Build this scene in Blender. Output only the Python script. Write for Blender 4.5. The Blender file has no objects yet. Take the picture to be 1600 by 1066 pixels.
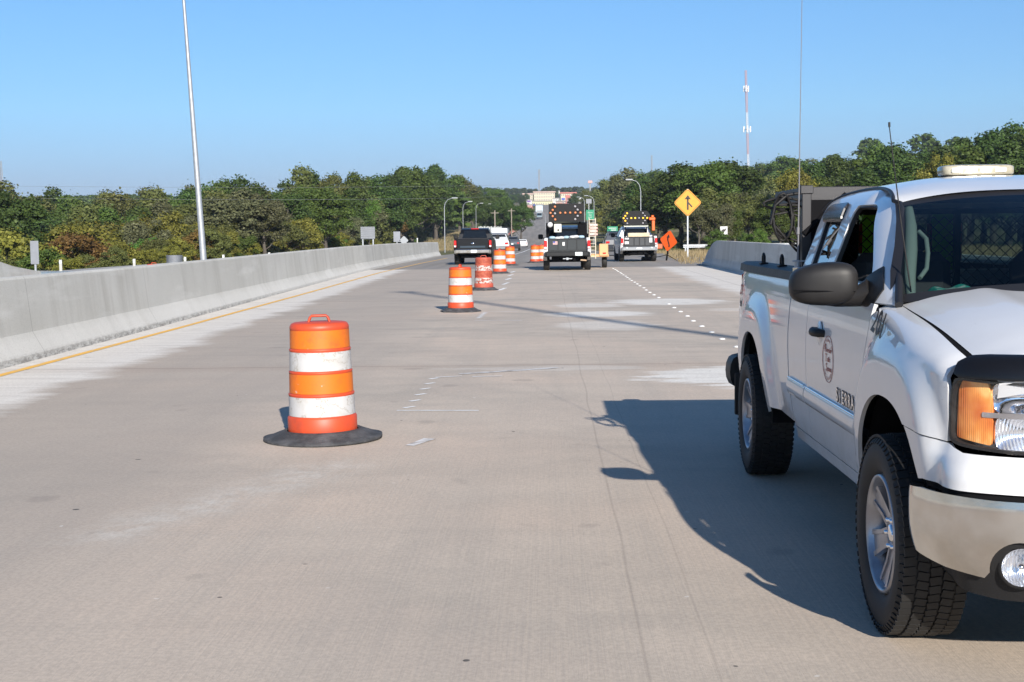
import bpy, math, random
import numpy as np
from mathutils import Vector, Matrix
from mathutils.geometry import delaunay_2d_cdt
random.seed(7); RNG = np.random.default_rng(7)
R = math.radians
S = bpy.context.scene
COL = S.collection

# ------------------------------------------------------------------ camera, sky, sun, exposure
CH, CF = 1.6148, 2115.7
PI_, YA, RO = 0.077952, -0.028271, R(.7)
cyw, syw, cp, sp = math.cos(YA), math.sin(YA), math.cos(PI_), math.sin(PI_)
c_f = Vector((syw*cp, cyw*cp, -sp)); r0 = Vector((cyw, -syw, 0)); u0 = r0.cross(c_f)
c_r = r0*math.cos(RO) - u0*math.sin(RO); c_u = u0*math.cos(RO) + r0*math.sin(RO)
cam = bpy.data.cameras.new('camera'); camo = bpy.data.objects.new('camera', cam); COL.objects.link(camo)
cam.sensor_width = 36; cam.lens = 36*CF/1600; cam.clip_start = .05; cam.clip_end = 30000
M = Matrix((c_r, c_u, -c_f)).transposed().to_4x4(); M.translation = Vector((0, 0, CH)); camo.matrix_world = M
S.camera = camo
SUN = Vector((0.54, -2.1, 1.0)).normalized()
el = math.asin(SUN.z); az = math.atan2(SUN.x, SUN.y)
W = bpy.data.worlds.new('World'); S.world = W; W.use_nodes = True
wn = W.node_tree.nodes; wl = W.node_tree.links
sky = wn.new('ShaderNodeTexSky'); sky.sky_type = 'NISHITA'; sky.sun_disc = False
sky.sun_elevation = el; sky.sun_rotation = az; sky.altitude = 50; sky.air_density = 1.0; sky.dust_density = .35; sky.ozone_density = 2.6
tcw = wn.new('ShaderNodeTexCoord'); sxw = wn.new('ShaderNodeSeparateXYZ'); crw = wn.new('ShaderNodeValToRGB'); mxw = wn.new('ShaderNodeMix'); mxw.data_type = 'RGBA'; mxw.blend_type = 'MULTIPLY'; mxw.inputs[0].default_value = 1
wl.new(tcw.outputs['Generated'], sxw.inputs[0]); wl.new(sxw.outputs[2], crw.inputs[0])
e_ = crw.color_ramp.elements; e_[0].position = 0; e_[0].color = (.425,.48,.935,1); e_[1].position = .30; e_[1].color = (.606,.975,1.263,1)
e2 = e_.new(.09); e2.color = (.574,.818,1.115,1)
wl.new(sky.outputs[0], mxw.inputs[6]); wl.new(crw.outputs[0], mxw.inputs[7]); wl.new(mxw.outputs[2], wn['Background'].inputs[0]); wn['Background'].inputs[1].default_value = .067
sl = bpy.data.lights.new('sun', 'SUN'); sl.energy = 5; sl.angle = R(.53); sl.color = (1, .93, .84)
so = bpy.data.objects.new('sun', sl); COL.objects.link(so); so.rotation_euler = (-SUN).to_track_quat('-Z', 'Y').to_euler()
S.view_settings.view_transform = 'Standard'; S.view_settings.look = 'None'; S.view_settings.gamma = 1
S.view_settings.exposure = .78
S.render.engine = 'CYCLES'
S.cycles.max_bounces = 8; S.cycles.transparent_max_bounces = 16

# ------------------------------------------------------------------ helpers
def at(px, py, y):                       # point at distance y seen at photograph pixel (px,py)
    d = c_f + c_r*((px-800)/CF) - c_u*((py-533)/CF)
    return Vector((0, 0, CH)) + d*(y/d.y)
_zy = [-60, 0, 25, 57, 75, 100, 150, 235, 300, 420, 576, 800, 1000, 1300, 1600, 2500, 9000]
_zz = [0, 0, .01, .11, .12, .06, -.25, -.55, .35, 3.2, 8.2, 18, 25, 33, 40, 46, 60]
def zr(y): return float(np.interp(y, _zy, _zz))
def G(px, py):                           # road point under a photograph pixel
    y = 20.
    for _ in range(60):
        d = c_f + c_r*((px-800)/CF) - c_u*((py-533)/CF)
        y = .5*y + .5*max(1, (zr(y)-CH)/d.z*d.y if d.z < -1e-4 else 200)
    p = at(px, py, y); return Vector((p.x, p.y, zr(y)))
def tag(o, label=None, cat=None, group=None, kind=None):
    if label: o['label'] = label
    if cat: o['category'] = cat
    if group: o['group'] = group
    if kind: o['kind'] = kind
    return o
def empty(name, loc=(0,0,0), rz=0, label=None, cat=None, group=None, rot=None):
    o = bpy.data.objects.new(name, None); COL.objects.link(o); o.empty_display_size = .2
    o.location = loc; o.rotation_euler = rot if rot else (0, 0, rz)
    return tag(o, label, cat, group)
def link(name, me, parent=None, loc=None):
    o = bpy.data.objects.new(name, me); COL.objects.link(o)
    if parent: o.parent = parent
    if loc is not None: o.location = loc
    return o
def copy_tree(o, parent=None):
    c = o.copy(); COL.objects.link(c); c.parent = parent
    for ch in list(o.children): copy_tree(ch, c)
    return c

class MB:                                # mesh collector
    def __init__(s): s.v = []; s.f = []; s.m = []; s.sm = []
    def add(s, vs, fs, m=0, smooth=False):
        k = len(s.v); s.v += [tuple(v) for v in vs]
        for f in fs: s.f.append(tuple(i+k for i in f)); s.m.append(m); s.sm.append(smooth)
        return s
    def box(s, c, d, m=0, bev=0, mat=None):
        x, y, z = [q/2 for q in d]
        if bev <= 0:
            vs = [(-x,-y,-z),(x,-y,-z),(x,y,-z),(-x,y,-z),(-x,-y,z),(x,-y,z),(x,y,z),(-x,y,z)]
            fs = [(0,3,2,1),(4,5,6,7),(0,1,5,4),(1,2,6,5),(2,3,7,6),(3,0,4,7)]
        else:
            b = min(bev, x*.9, y*.9, z*.9); vs = []; idx = {}
            for sx in (-1,1):
                for sy in (-1,1):
                    for sz in (-1,1):
                        for ax in range(3):
                            p = [sx*(x-b), sy*(y-b), sz*(z-b)]; p[ax] = (sx*x, sy*y, sz*z)[ax]
                            idx[(sx,sy,sz,ax)] = len(vs); vs.append(p)
            fs = []; sg = (-1,1)
            for ax in range(3):
                o1, o2 = (ax+1)%3, (ax+2)%3
                for e in sg:
                    q = []
                    for a, bb in ((-1,-1),(1,-1),(1,1),(-1,1)):
                        t = [0,0,0]; t[ax] = e; t[o1] = a; t[o2] = bb; q.append(idx[(*t, ax)])
                    fs.append(tuple(q if e > 0 else q[::-1]))
            for ax in range(3):
                o1, o2 = (ax+1)%3, (ax+2)%3
                for a in sg:
                    for bb in sg:
                        t0 = [0,0,0]; t0[ax] = -1; t0[o1] = a; t0[o2] = bb; t1 = list(t0); t1[ax] = 1
                        q = [idx[(*t0,o1)], idx[(*t1,o1)], idx[(*t1,o2)], idx[(*t0,o2)]]
                        fs.append(tuple(q if a*bb < 0 else q[::-1]))
            for a in sg:
                for bb in sg:
                    for cc in sg:
                        q = [idx[(a,bb,cc,i)] for i in range(3)]
                        fs.append(tuple(q if a*bb*cc > 0 else q[::-1]))
        c = Vector(c)
        vs = [((mat @ Vector(v)) if mat else Vector(v)) + c for v in vs]
        return s.add(vs, fs, m)
    def tube(s, pts, r, n=8, m=0, smooth=True, cap=True):
        pts = [Vector(p) for p in pts]; rr = r if hasattr(r, '__len__') else [r]*len(pts)
        vs = []; k = len(pts); up = None
        for i, p in enumerate(pts):
            d = (pts[min(i+1,k-1)]-pts[max(i-1,0)]).normalized()
            if up is None: up = Vector((0,0,1)) if abs(d.z) < .9 else Vector((1,0,0))
            a = d.cross(up).normalized(); b = a.cross(d); up = b
            for j in range(n):
                t = 2*math.pi*j/n; vs.append(p + a*math.cos(t)*rr[i] + b*math.sin(t)*rr[i])
        fs = [(i*n+j, i*n+(j+1)%n, (i+1)*n+(j+1)%n, (i+1)*n+j) for i in range(k-1) for j in range(n)]
        s.add(vs, fs, m, smooth)
        if cap: s.add(vs[:n], [tuple(range(n))[::-1]], m); s.add(vs[-n:], [tuple(range(n))], m)
        return s
    def lathe(s, prof, n=32, c=(0,0,0), axis='z', m=0, smooth=True, mfun=None, close=False):
        k = len(prof); vs = []
        for r, h in prof:
            for j in range(n):
                t = 2*math.pi*j/n; a, b = r*math.cos(t), r*math.sin(t)
                p = (a, b, h) if axis == 'z' else (h, a, b) if axis == 'x' else (b, h, a)
                vs.append((p[0]+c[0], p[1]+c[1], p[2]+c[2]))
        kb = len(s.v); s.v += vs
        for i in range(k if close else k-1):
            i2 = (i+1) % k
            for j in range(n):
                s.f.append((kb+i*n+j, kb+i*n+(j+1)%n, kb+i2*n+(j+1)%n, kb+i2*n+j))
                s.m.append(mfun(i) if mfun else m); s.sm.append(smooth)
        return s
    def prism(s, poly, axis, h0, h1, m=0):  # polygon (2D ccw) extruded along axis
        n = len(poly)
        def P(a, b, h): return (a,b,h) if axis == 'z' else (h,a,b) if axis == 'x' else (b,h,a)
        vs = [P(a,b,h0) for a,b in poly] + [P(a,b,h1) for a,b in poly]
        fs = [tuple(range(n))[::-1], tuple(range(n,2*n))] + [(i,(i+1)%n,n+(i+1)%n,n+i) for i in range(n)]
        return s.add(vs, fs, m)
    def build(s, name, mats, parent=None, loc=None, weld=False):
        me = bpy.data.meshes.new(name); me.from_pydata(s.v, [], s.f)
        if not isinstance(mats, (list, tuple)): mats = [mats]
        for q in mats: me.materials.append(q)
        me.polygons.foreach_set('material_index', s.m); me.polygons.foreach_set('use_smooth', s.sm)
        me.update()
        return link(name, me, parent, loc)

def pbr(name, col, rough=.6, metal=0, coat=0, col2=None, ns=5, ndet=4, bump=0, bs=60, emit=0, ecol=None, spec=.5, trans=0, ior=1.45, nstretch=None, contrast=(.35,.65)):
    m = bpy.data.materials.new(name); m.use_nodes = True; nt = m.node_tree; b = nt.nodes['Principled BSDF']
    b.inputs['Base Color'].default_value = (*col, 1); b.inputs['Roughness'].default_value = rough; b.inputs['Metallic'].default_value = metal
    b.inputs['Coat Weight'].default_value = coat; b.inputs['Coat Roughness'].default_value = .03; b.inputs['Specular IOR Level'].default_value = spec
    if trans: b.inputs['Transmission Weight'].default_value = trans; b.inputs['IOR'].default_value = ior
    if emit: b.inputs['Emission Color'].default_value = (*(ecol or col), 1); b.inputs['Emission Strength'].default_value = emit
    tc = nt.nodes.new('ShaderNodeTexCoord'); src = tc.outputs['Object']
    if nstretch:
        mp = nt.nodes.new('ShaderNodeMapping'); mp.inputs['Scale'].default_value = nstretch; nt.links.new(src, mp.inputs[0]); src = mp.outputs[0]
    if col2:
        n = nt.nodes.new('ShaderNodeTexNoise'); n.inputs['Scale'].default_value = ns; n.inputs['Detail'].default_value = ndet; nt.links.new(src, n.inputs['Vector'])
        r = nt.nodes.new('ShaderNodeValToRGB'); r.color_ramp.elements[0].position = contrast[0]; r.color_ramp.elements[1].position = contrast[1]
        r.color_ramp.elements[0].color = (*col, 1); r.color_ramp.elements[1].color = (*col2, 1)
        nt.links.new(n.outputs[0], r.inputs[0]); nt.links.new(r.outputs[0], b.inputs['Base Color'])
    if bump:
        n2 = nt.nodes.new('ShaderNodeTexNoise'); n2.inputs['Scale'].default_value = bs; n2.inputs['Detail'].default_value = 3; nt.links.new(src, n2.inputs['Vector'])
        bp = nt.nodes.new('ShaderNodeBump'); bp.inputs['Strength'].default_value = bump; bp.inputs['Distance'].default_value = .02
        nt.links.new(n2.outputs[0], bp.inputs['Height']); nt.links.new(bp.outputs[0], b.inputs['Normal'])
    return m

class NT:                                # small node-graph helper
    def __init__(s, name):
        s.m = bpy.data.materials.new(name); s.m.use_nodes = True; s.t = s.m.node_tree; s.b = s.t.nodes['Principled BSDF']
        s.tc = s.t.nodes.new('ShaderNodeTexCoord').outputs['Object']
    def lk(s, a, b): s.t.links.new(a, b)
    def mapping(s, scale=(1,1,1), loc=(0,0,0), rot=(0,0,0), src=None):
        n = s.t.nodes.new('ShaderNodeMapping'); n.inputs['Scale'].default_value = scale; n.inputs['Location'].default_value = loc; n.inputs['Rotation'].default_value = rot
        s.lk(src or s.tc, n.inputs[0]); return n.outputs[0]
    def noise(s, scale, detail=4, vec=None, rough=.5, dist=0):
        n = s.t.nodes.new('ShaderNodeTexNoise'); n.inputs['Scale'].default_value = scale; n.inputs['Detail'].default_value = detail
        n.inputs['Roughness'].default_value = rough; n.inputs['Distortion'].default_value = dist
        s.lk(vec or s.tc, n.inputs['Vector']); return n.outputs[0]
    def ramp(s, fac, stops):
        n = s.t.nodes.new('ShaderNodeValToRGB'); cr = n.color_ramp
        while len(cr.elements) < len(stops): cr.elements.new(.5)
        for e, (p, c) in zip(cr.elements, stops): e.position = p; e.color = (*(c if hasattr(c,'__len__') else (c,c,c)), 1)
        s.lk(fac, n.inputs[0]); return n.outputs[0]
    def mix(s, fac, a, b, mode='MIX'):
        n = s.t.nodes.new('ShaderNodeMix'); n.data_type = 'RGBA'; n.blend_type = mode
        for sock, v in ((n.inputs[0], fac), (n.inputs[6], a), (n.inputs[7], b)):
            if hasattr(v, 'links'): s.lk(v, sock)
            elif hasattr(v, '__len__'): sock.default_value = (*v, 1)
            else: sock.default_value = v
        return n.outputs[2]
    def math(s, op, a, b=0, clamp=False):
        n = s.t.nodes.new('ShaderNodeMath'); n.operation = op; n.use_clamp = clamp
        for sock, v in ((n.inputs[0], a), (n.inputs[1], b)):
            if hasattr(v, 'links'): s.lk(v, sock)
            else: sock.default_value = v
        return n.outputs[0]
    def xyz(s):
        n = s.t.nodes.new('ShaderNodeSeparateXYZ'); s.lk(s.tc, n.inputs[0]); return n.outputs
    def bump(s, h, strength=.3, dist=.01):
        n = s.t.nodes.new('ShaderNodeBump'); n.inputs['Strength'].default_value = strength; n.inputs['Distance'].default_value = dist
        s.lk(h, n.inputs['Height']); s.lk(n.outputs[0], s.b.inputs['Normal'])
    def out(s, col, rough=.8, spec=.4):
        if hasattr(col,'links'): s.lk(col, s.b.inputs['Base Color'])
        else: s.b.inputs['Base Color'].default_value = (*col, 1)
        if hasattr(rough,'links'): s.lk(rough, s.b.inputs['Roughness'])
        else: s.b.inputs['Roughness'].default_value = rough
        s.b.inputs['Specular IOR Level'].default_value = spec
        return s.m

def spline(xs, ys):                      # smooth monotone-ish interpolation (pchip)
    xs = np.array(xs, float); ys = np.array(ys, float); h = np.diff(xs); d = np.diff(ys)/h
    m = np.zeros(len(xs)); m[0] = d[0]; m[-1] = d[-1]
    for i in range(1, len(xs)-1):
        m[i] = 0 if d[i-1]*d[i] <= 0 else 2*d[i-1]*d[i]/(d[i-1]+d[i])
    def f(x):
        x = np.clip(x, xs[0], xs[-1]); i = np.clip(np.searchsorted(xs, x)-1, 0, len(h)-1); t = (x-xs[i])/h[i]
        return (2*t**3-3*t**2+1)*ys[i] + (t**3-2*t**2+t)*h[i]*m[i] + (-2*t**3+3*t**2)*ys[i+1] + (t**3-t**2)*h[i]*m[i+1]
    return f
def text_mesh(txt, size, mat, parent, pos, frame, extrude=.002, name='lettering', align='CENTER', bold=0):
    # frame: (right, up) vectors of the writing in the parent's space
    cu = bpy.data.curves.new(name, 'FONT'); cu.body = txt; cu.size = size; cu.extrude = extrude; cu.align_x = align; cu.align_y = 'CENTER'; cu.offset = bold
    cu.resolution_u = 3
    o = bpy.data.objects.new(name, cu); COL.objects.link(o)
    dg = bpy.context.evaluated_depsgraph_get(); me = bpy.data.meshes.new_from_object(o.evaluated_get(dg)); bpy.data.objects.remove(o)
    bpy.data.curves.remove(cu); me.name = name; me.materials.clear(); me.materials.append(mat)
    r, u = Vector(frame[0]).normalized(), Vector(frame[1]).normalized(); n = r.cross(u)
    mm = Matrix((r, u, n)).transposed().to_4x4(); mm.translation = Vector(pos); me.transform(mm)
    return link(name, me, parent)
# ------------------------------------------------------------------ materials of the setting
def road_mat():
    n = NT('concrete_deck'); X, Y, Z = n.xyz()
    big = n.noise(.28, 5, rough=.55); med = n.noise(.55, 5, rough=.6)
    tr = n.noise(1, 5, n.mapping((.16, 1.7, 1)), rough=.62)
    lo = n.noise(1, 4, n.mapping((2.2, .10, 1)), rough=.6)
    c = n.ramp(big, [(.37, (.50,0.409,0.331)), (.5, (.42,0.355,0.294)), (.60, (.36,0.315,0.264))])
    c = n.mix(n.ramp(med, [(.42, 0.), (.60, .8)]), c, (.485,0.409,0.336))
    c = n.mix(n.ramp(tr, [(.52, 0.), (.75, .28)]), c, (.29,0.258,0.222))
    c = n.mix(n.ramp(lo, [(.48, 0.), (.75, .40)]), c, (.33,0.295,0.255))
    lane = n.math('MULTIPLY', n.math('SUBTRACT', n.math('ADD', -1.9, n.math('MULTIPLY', n.math('SUBTRACT', n.noise(.35, 4), .5), 3.0)), X), .9, True); c = n.mix(n.math('MULTIPLY', lane, .55), c, (.325,0.281,0.240))
    # transverse scuffing past the joint
    far = n.math('MULTIPLY', n.math('SUBTRACT', Y, 14), .12, True)
    t2 = n.noise(1, 6, n.mapping((.35, 5.5, 1)), rough=.7)
    c = n.mix(n.math('MULTIPLY', n.ramp(t2, [(.5, 0.), (.7, .55)]), far), c, (.25,0.231,0.207))
    c = n.mix(1.0, c, (1.055,1.05,1.03), 'MULTIPLY')
    # pale unworn concrete along the barriers
    rag = n.noise(1, 5, n.mapping((.5, .55, 1)), rough=.65); ragx = n.math('MULTIPLY', n.math('SUBTRACT', rag, .5), 1.5)
    fine_r = n.noise(1, 4, n.mapping((.9, 9, 1)), rough=.6); ragx = n.math('ADD', ragx, n.math('MULTIPLY', n.math('SUBTRACT', fine_r, .5), .45))
    le = n.math('ADD', n.math('MULTIPLY', Y, -.024), -4.85)
    ml = n.math('MULTIPLY', n.math('SUBTRACT', n.math('ADD', le, ragx), X), 2.6, True)
    mr = n.math('MULTIPLY', n.math('SUBTRACT', X, n.math('ADD', n.math('MULTIPLY', ragx, .8), 4.6)), 2.0, True)
    mr = n.math('MULTIPLY', mr, n.math('MULTIPLY', n.math('SUBTRACT', Y, 12), .2, True))
    deck = n.math('MULTIPLY', n.math('SUBTRACT', 66, Y), 2, True)
    pal = n.ramp(n.noise(1, 5, n.mapping((.5, 4, 1)), rough=.65), [(.30, (.52,0.483,0.433)), (.5, (.64,0.601,0.543)), (.7, (.68,0.645,0.586))])
    c = n.mix(n.math('MULTIPLY', n.math('MAXIMUM', ml, mr), deck), c, pal)
    # pale repair skims, irregular and fading into the deck
    pn = n.noise(1, 6, n.mapping((.9, 3.2, 1)), rough=.68); pn2 = n.math('MULTIPLY', n.math('SUBTRACT', pn, .5), 1.7); skin = n.ramp(n.noise(1, 5, n.mapping((1.2, 5, 1)), rough=.65), [(.30, (.55,.52,.47)), (.55, (.70,.67,.61))])
    for cx, cy, rx, ry, k in ((2.55,15.2,1.55,1.25,1.75),(2.75,31.6,1.5,1.6,.9),(1.0,27.2,1.15,1.1,.9),(.9,30.4,.8,1.1,.6),(1.0,24.0,1.0,1.5,.5),(4.4,28.2,1.3,.6,.4),(.0,16.3,1.3,.35,.35)):
        dx = n.math('DIVIDE', n.math('SUBTRACT', X, cx), rx); dy = n.math('DIVIDE', n.math('SUBTRACT', Y, cy), ry); q = n.math('SUBTRACT', n.math('ADD', 1.0, pn2), n.math('SQRT', n.math('ADD', n.math('MULTIPLY', dx, dx), n.math('MULTIPLY', dy, dy))))
        c = n.mix(n.math('MULTIPLY', n.math('MULTIPLY', q, 3.5, True), k, True), c, skin)
    # asphalt-like darker pavement beyond the bridge
    ap = n.ramp(n.noise(1, 4, n.mapping((1.1, .03, 1))), [(.35, (.20,0.182,0.159)), (.65, (.27,0.246,0.216))])
    c = n.mix(n.math('MULTIPLY', n.math('SUBTRACT', Y, 61.5), 3, True), c, ap)
    ap2 = n.ramp(n.noise(1, 4, n.mapping((.9, .02, 1))), [(.35, (.17,0.156,0.137)), (.65, (.26,0.236,0.207))])
    c = n.mix(n.math('MULTIPLY', n.math('SUBTRACT', Y, 105), .05, True), c, ap2)
    # scraped patch beside the nearest drum
    u_ = n.math('ADD', n.math('MULTIPLY', X, .927), n.math('MULTIPLY', Y, -.375)); v_ = n.math('ADD', n.math('MULTIPLY', X, .375), n.math('MULTIPLY', Y, .927))
    ww = n.math('SUBTRACT', 1, n.math('DIVIDE', n.math('ABSOLUTE', n.math('ADD', u_, 4.98)), n.math('ADD', .10, n.math('MULTIPLY', n.noise(1.1, 4, rough=.7), .55)), True)); ll = n.math('MULTIPLY', n.math('SUBTRACT', 1.55, n.math('ABSOLUTE', n.math('SUBTRACT', v_, 7.0))), 2.5, True)
    mk = n.math('MULTIPLY', n.math('MULTIPLY', ww, ll), n.ramp(n.noise(4.5, 6, rough=.75), [(.42, .1), (.62, 1.)])); c = n.mix(n.math('MULTIPLY', mk, .8), c, (.56,0.522,0.462))
    # joints
    def line(src, pos, w, k=1):
        d = n.math('ABSOLUTE', n.math('SUBTRACT', src, pos)); return n.math('MULTIPLY', n.math('SUBTRACT', 1, n.math('DIVIDE', d, w), True), k)
    wob = n.math('ADD', Y, n.math('MULTIPLY', n.math('SUBTRACT', n.noise(.8, 3), .5), .25))
    j = line(wob, 16.75, .035, .75)
    for p in (33.2, 47.5, 61.5): j = n.math('MAXIMUM', j, line(wob, p, .07, .55))
    wx = n.math('ADD', X, n.math('MULTIPLY', n.math('SUBTRACT', n.noise(.3, 2), .5), .1))
    j = n.math('MAXIMUM', j, line(wx, .36, .012, .28)); j = n.math('MAXIMUM', j, line(wx, .62, .008, .2)); j = n.math('MAXIMUM', j, line(wx, 5.6, .03, .5))
    c = n.mix(j, c, (.12,.10,.085))
    og = n.noise(2.1, 2, rough=.3); c = n.mix(n.ramp(og, [(.70, 0.), (.76, .30)]), c, (.17,.15,.13))
    # rusty tint near the joint, pits and grit
    c = n.mix(line(wob, 16.6, .5, .22), c, (.28,0.197,0.144))
    g = n.noise(140, 2, rough=.7); c = n.mix(n.ramp(g, [(.30, .28), (.42, 0.)]), c, (.12,.11,.10)); c = n.mix(n.ramp(g, [(.62, 0.), (.72, .3)]), c, (.5,0.473,0.433))
    g2 = n.noise(38, 3, rough=.7); c = n.mix(n.ramp(g2, [(.42, .22), (.58, 0.)]), c, (.2,0.177,0.154))
    sp = n.noise(11, 1, rough=.3); c = n.mix(n.ramp(sp, [(.165, .85), (.18, 0.)]), c, (.03,.03,.03)); c = n.mix(n.ramp(sp, [(.815, 0.), (.83, .4)]), c, (.7,0.690,0.654))
    tine = n.noise(1, 3, n.mapping((75, .8, 1)), rough=.6)
    c = n.mix(n.math('MULTIPLY', n.ramp(tine, [(.40, .13), (.56, 0.)]), n.math('MULTIPLY', n.math('SUBTRACT', 11, Y), .2, True)), c, (.26,.235,0.214)); h = n.math('ADD', n.math('MULTIPLY', g, .5), n.math('MULTIPLY', tine, .8)); n.bump(h, .5, .006)
    return n.out(c, .82, .35)
def barrier_mat():
    n = NT('barrier_concrete'); X, Y, Z = n.xyz()
    c = n.ramp(n.noise(.5, 4, rough=.6), [(.3, (.46,.445,.40)), (.7, (.54,.525,.48))])
    st = n.noise(1, 5, n.mapping((1, 1.7, .16)), rough=.65); c = n.mix(n.ramp(st, [(.50, 0.), (.72, .6)]), c, (.33,.31,.27))
    w = n.noise(1, 4, n.mapping((1, .22, 1.6)), rough=.6); c = n.mix(n.ramp(w, [(.55, 0.), (.66, .5)]), c, (.64,.625,.58))
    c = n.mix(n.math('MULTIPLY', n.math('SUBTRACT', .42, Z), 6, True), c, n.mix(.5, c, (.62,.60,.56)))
    sc = n.noise(1, 6, n.mapping((1, 6, 18)), rough=.75); foot = n.math('MULTIPLY', n.math('SUBTRACT', .13, Z), 12, True)
    c = n.mix(n.math('MULTIPLY', foot, n.ramp(sc, [(.42, 0.), (.56, .8)])), c, (.2,.185,.165))
    fr_ = n.math('FRACT', n.math('DIVIDE', n.math('ADD', Y, 12), 6.1)); gl = n.math('SUBTRACT', 1, n.math('DIVIDE', n.math('MINIMUM', fr_, n.math('SUBTRACT', 1, fr_)), .0016), True); c = n.mix(n.math('MULTIPLY', gl, .75), c, (.10,.09,.08))
    fr = n.noise(60, 3, rough=.7); c = n.mix(n.ramp(fr, [(.36, .35), (.46, 0.)]), c, (.25,.23,.2))
    n.bump(fr, .3, .008); return n.out(c, .85, .3)
def soil_mat():
    n = NT('grassy_ground'); c = n.ramp(n.noise(.07, 5, rough=.6), [(.35, (.045,.062,.02)), (.5, (.085,.10,.035)), (.62, (.20,.165,.09))])
    c = n.mix(n.ramp(n.noise(1.4, 6, rough=.7), [(.4, .0), (.65, .6)]), c, (.24,.19,.11)); n.bump(n.noise(3, 5), 1, .3)
    return n.out(c, .95, .1)
M_road = road_mat(); M_bar = barrier_mat(); M_soil = soil_mat()
M_white_line = pbr('white_paint', (.72,.72,.70), .7, col2=(.45,.42,.38), ns=9, ndet=6, contrast=(.60,.85))
M_faint_line = pbr('worn_white_paint', (.60,.59,.57), .7, col2=(.34,.31,.28), ns=7, ndet=7, contrast=(.42,.58))
M_yellow_line = pbr('yellow_paint', (.72,.40,.06), .7, col2=(.46,.34,.18), ns=5, ndet=6, contrast=(.5,.75))
M_patch = pbr('pale_patch_concrete', (.68,.65,.59), .85, col2=(.56,.53,.475), ns=1.6, ndet=7, nstretch=(1,2.2,1), contrast=(.45,.7))
M_patch2 = pbr('greyer_patch_concrete', (.44,.425,.39), .85, col2=(.36,.335,.30), ns=1.2, ndet=6, nstretch=(.6,4,1), contrast=(.4,.65))
M_patch3 = pbr('scraped_concrete', (.49,.445,.41), .85, col2=(.44,.40,.365), ns=7, ndet=7, nstretch=(1,2.5,1), contrast=(.35,.7))
M_galv = pbr('galvanised_steel', (.30,.32,.345), .5, .5, col2=(.36,.38,.40), ns=8)
M_galvd = pbr('dull_aluminium', (.21,.225,.25), .6, .2, col2=(.18,.19,.21), ns=3)
M_black = pbr('black_plastic', (.009,.009,.010), .5, spec=.2, col2=(.022,.021,.02), ns=14, bump=.1, bs=300)
M_rubber = pbr('tyre_rubber', (.008,.008,.008), .7, col2=(.018,.016,.014), ns=7, ndet=5, contrast=(.45,.8))

# ------------------------------------------------------------------ terrain
def smooth(a, b, x): t = np.clip((x-a)/(b-a), 0, 1); return t*t*(3-2*t)
def terrain_z(x, y):
    z = np.interp(y, _zy, _zz) - .12
    left = smooth(-26, -40, x)*smooth(900, 500, y); z = z - left*(5.2 + .4*np.sin(x*.05)+.5*np.sin(y*.04))
    right = smooth(8.3, 15, x)*smooth(62, 50, y); z = z - right*5
    z = z + smooth(45, 160, x)*smooth(120, 600, y)*(20*smooth(2500,900,y)) + smooth(95, 170, x)*smooth(70, 150, y)*2.5
    z = z + .15*np.sin(x*.31+y*.17)*smooth(12, 40, np.abs(x+2))
    under = smooth(-26, -24, x)*(1-smooth(8.0, 9.5, x)); z = z - under*smooth(64, 58, y)*5
    return z
def make_terrain():
    xs = np.unique(np.concatenate([np.linspace(-3000,-300,14), np.linspace(-300,-60,25), np.linspace(-60,60,81), np.linspace(60,300,33), np.linspace(300,3000,14)]))
    ys = np.unique(np.concatenate([np.linspace(-400,-20,6), np.linspace(-20,200,90), np.linspace(200,900,60), np.linspace(900,9000,30)]))
    XX, YY = np.meshgrid(xs, ys); ZZ = terrain_z(XX, YY)
    v = np.stack([XX.ravel(), YY.ravel(), ZZ.ravel()], -1); nx = len(xs)
    f = [(j*nx+i, j*nx+i+1, (j+1)*nx+i+1, (j+1)*nx+i) for j in range(len(ys)-1) for i in range(nx-1)]
    me = bpy.data.meshes.new('ground'); me.from_pydata(v.tolist(), [], f); me.materials.append(M_soil)
    me.polygons.foreach_set('use_smooth', [True]*len(f)); tag(link('ground', me), kind='structure')
make_terrain()
def strip(name, pts, mat, dz=0, thick=0, kind='structure'):   # pts: (y, xl, xr); follows the road profile
    ys = [p[0] for p in pts]; out = MB(); seg = []
    yy = np.unique(np.concatenate([np.arange(ys[0], min(ys[-1],120)+.01, 1.5), np.arange(120, ys[-1]+1, 12) if ys[-1] > 120 else np.array([]), [ys[-1]]]))
    yy = yy[yy <= ys[-1]]
    for y in yy:
        xl = np.interp(y, ys, [p[1] for p in pts]); xr = np.interp(y, ys, [p[2] for p in pts]); z = zr(y)+dz
        seg.append(((xl,y,z),(xr,y,z)))
    vs = [p for s in seg for p in s]; fs = [(2*i,2*i+1,2*i+3,2*i+2) for i in range(len(seg)-1)]
    out.add(vs, fs)
    if thick:
        k = len(vs); vb = [(x,y,z-thick) for x,y,z in vs]; out.add(vb, [(2*i,2*i+2,2*i+3,2*i+1) for i in range(len(seg)-1)])
        out.add(vs+vb, [(2*i,2*i+2,2*i+2+k,2*i+k) for i in range(len(seg)-1)] + [(2*i+1,2*i+1+k,2*i+3+k,2*i+3) for i in range(len(seg)-1)])
    o = out.build(name, mat); return tag(o, kind=kind)
strip('road', [(-25,-7.3,8.2),(16,-7.4,8.2),(60,-8.6,8.2),(66,-8.8,8.2),(75,-9,9),(95,-9.2,15),(100,-9.3,12),(160,-9.5,5),(235,-9.8,3.5),(420,-9.5,.5),(576,-8,1),(800,-7,2),(1000,-9,3)], M_road, 0, .5)
M_road2 = pbr('side_road_pavement', (.27,.255,.235), .85, col2=(.36,.345,.32), ns=.5, ndet=5)
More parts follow.
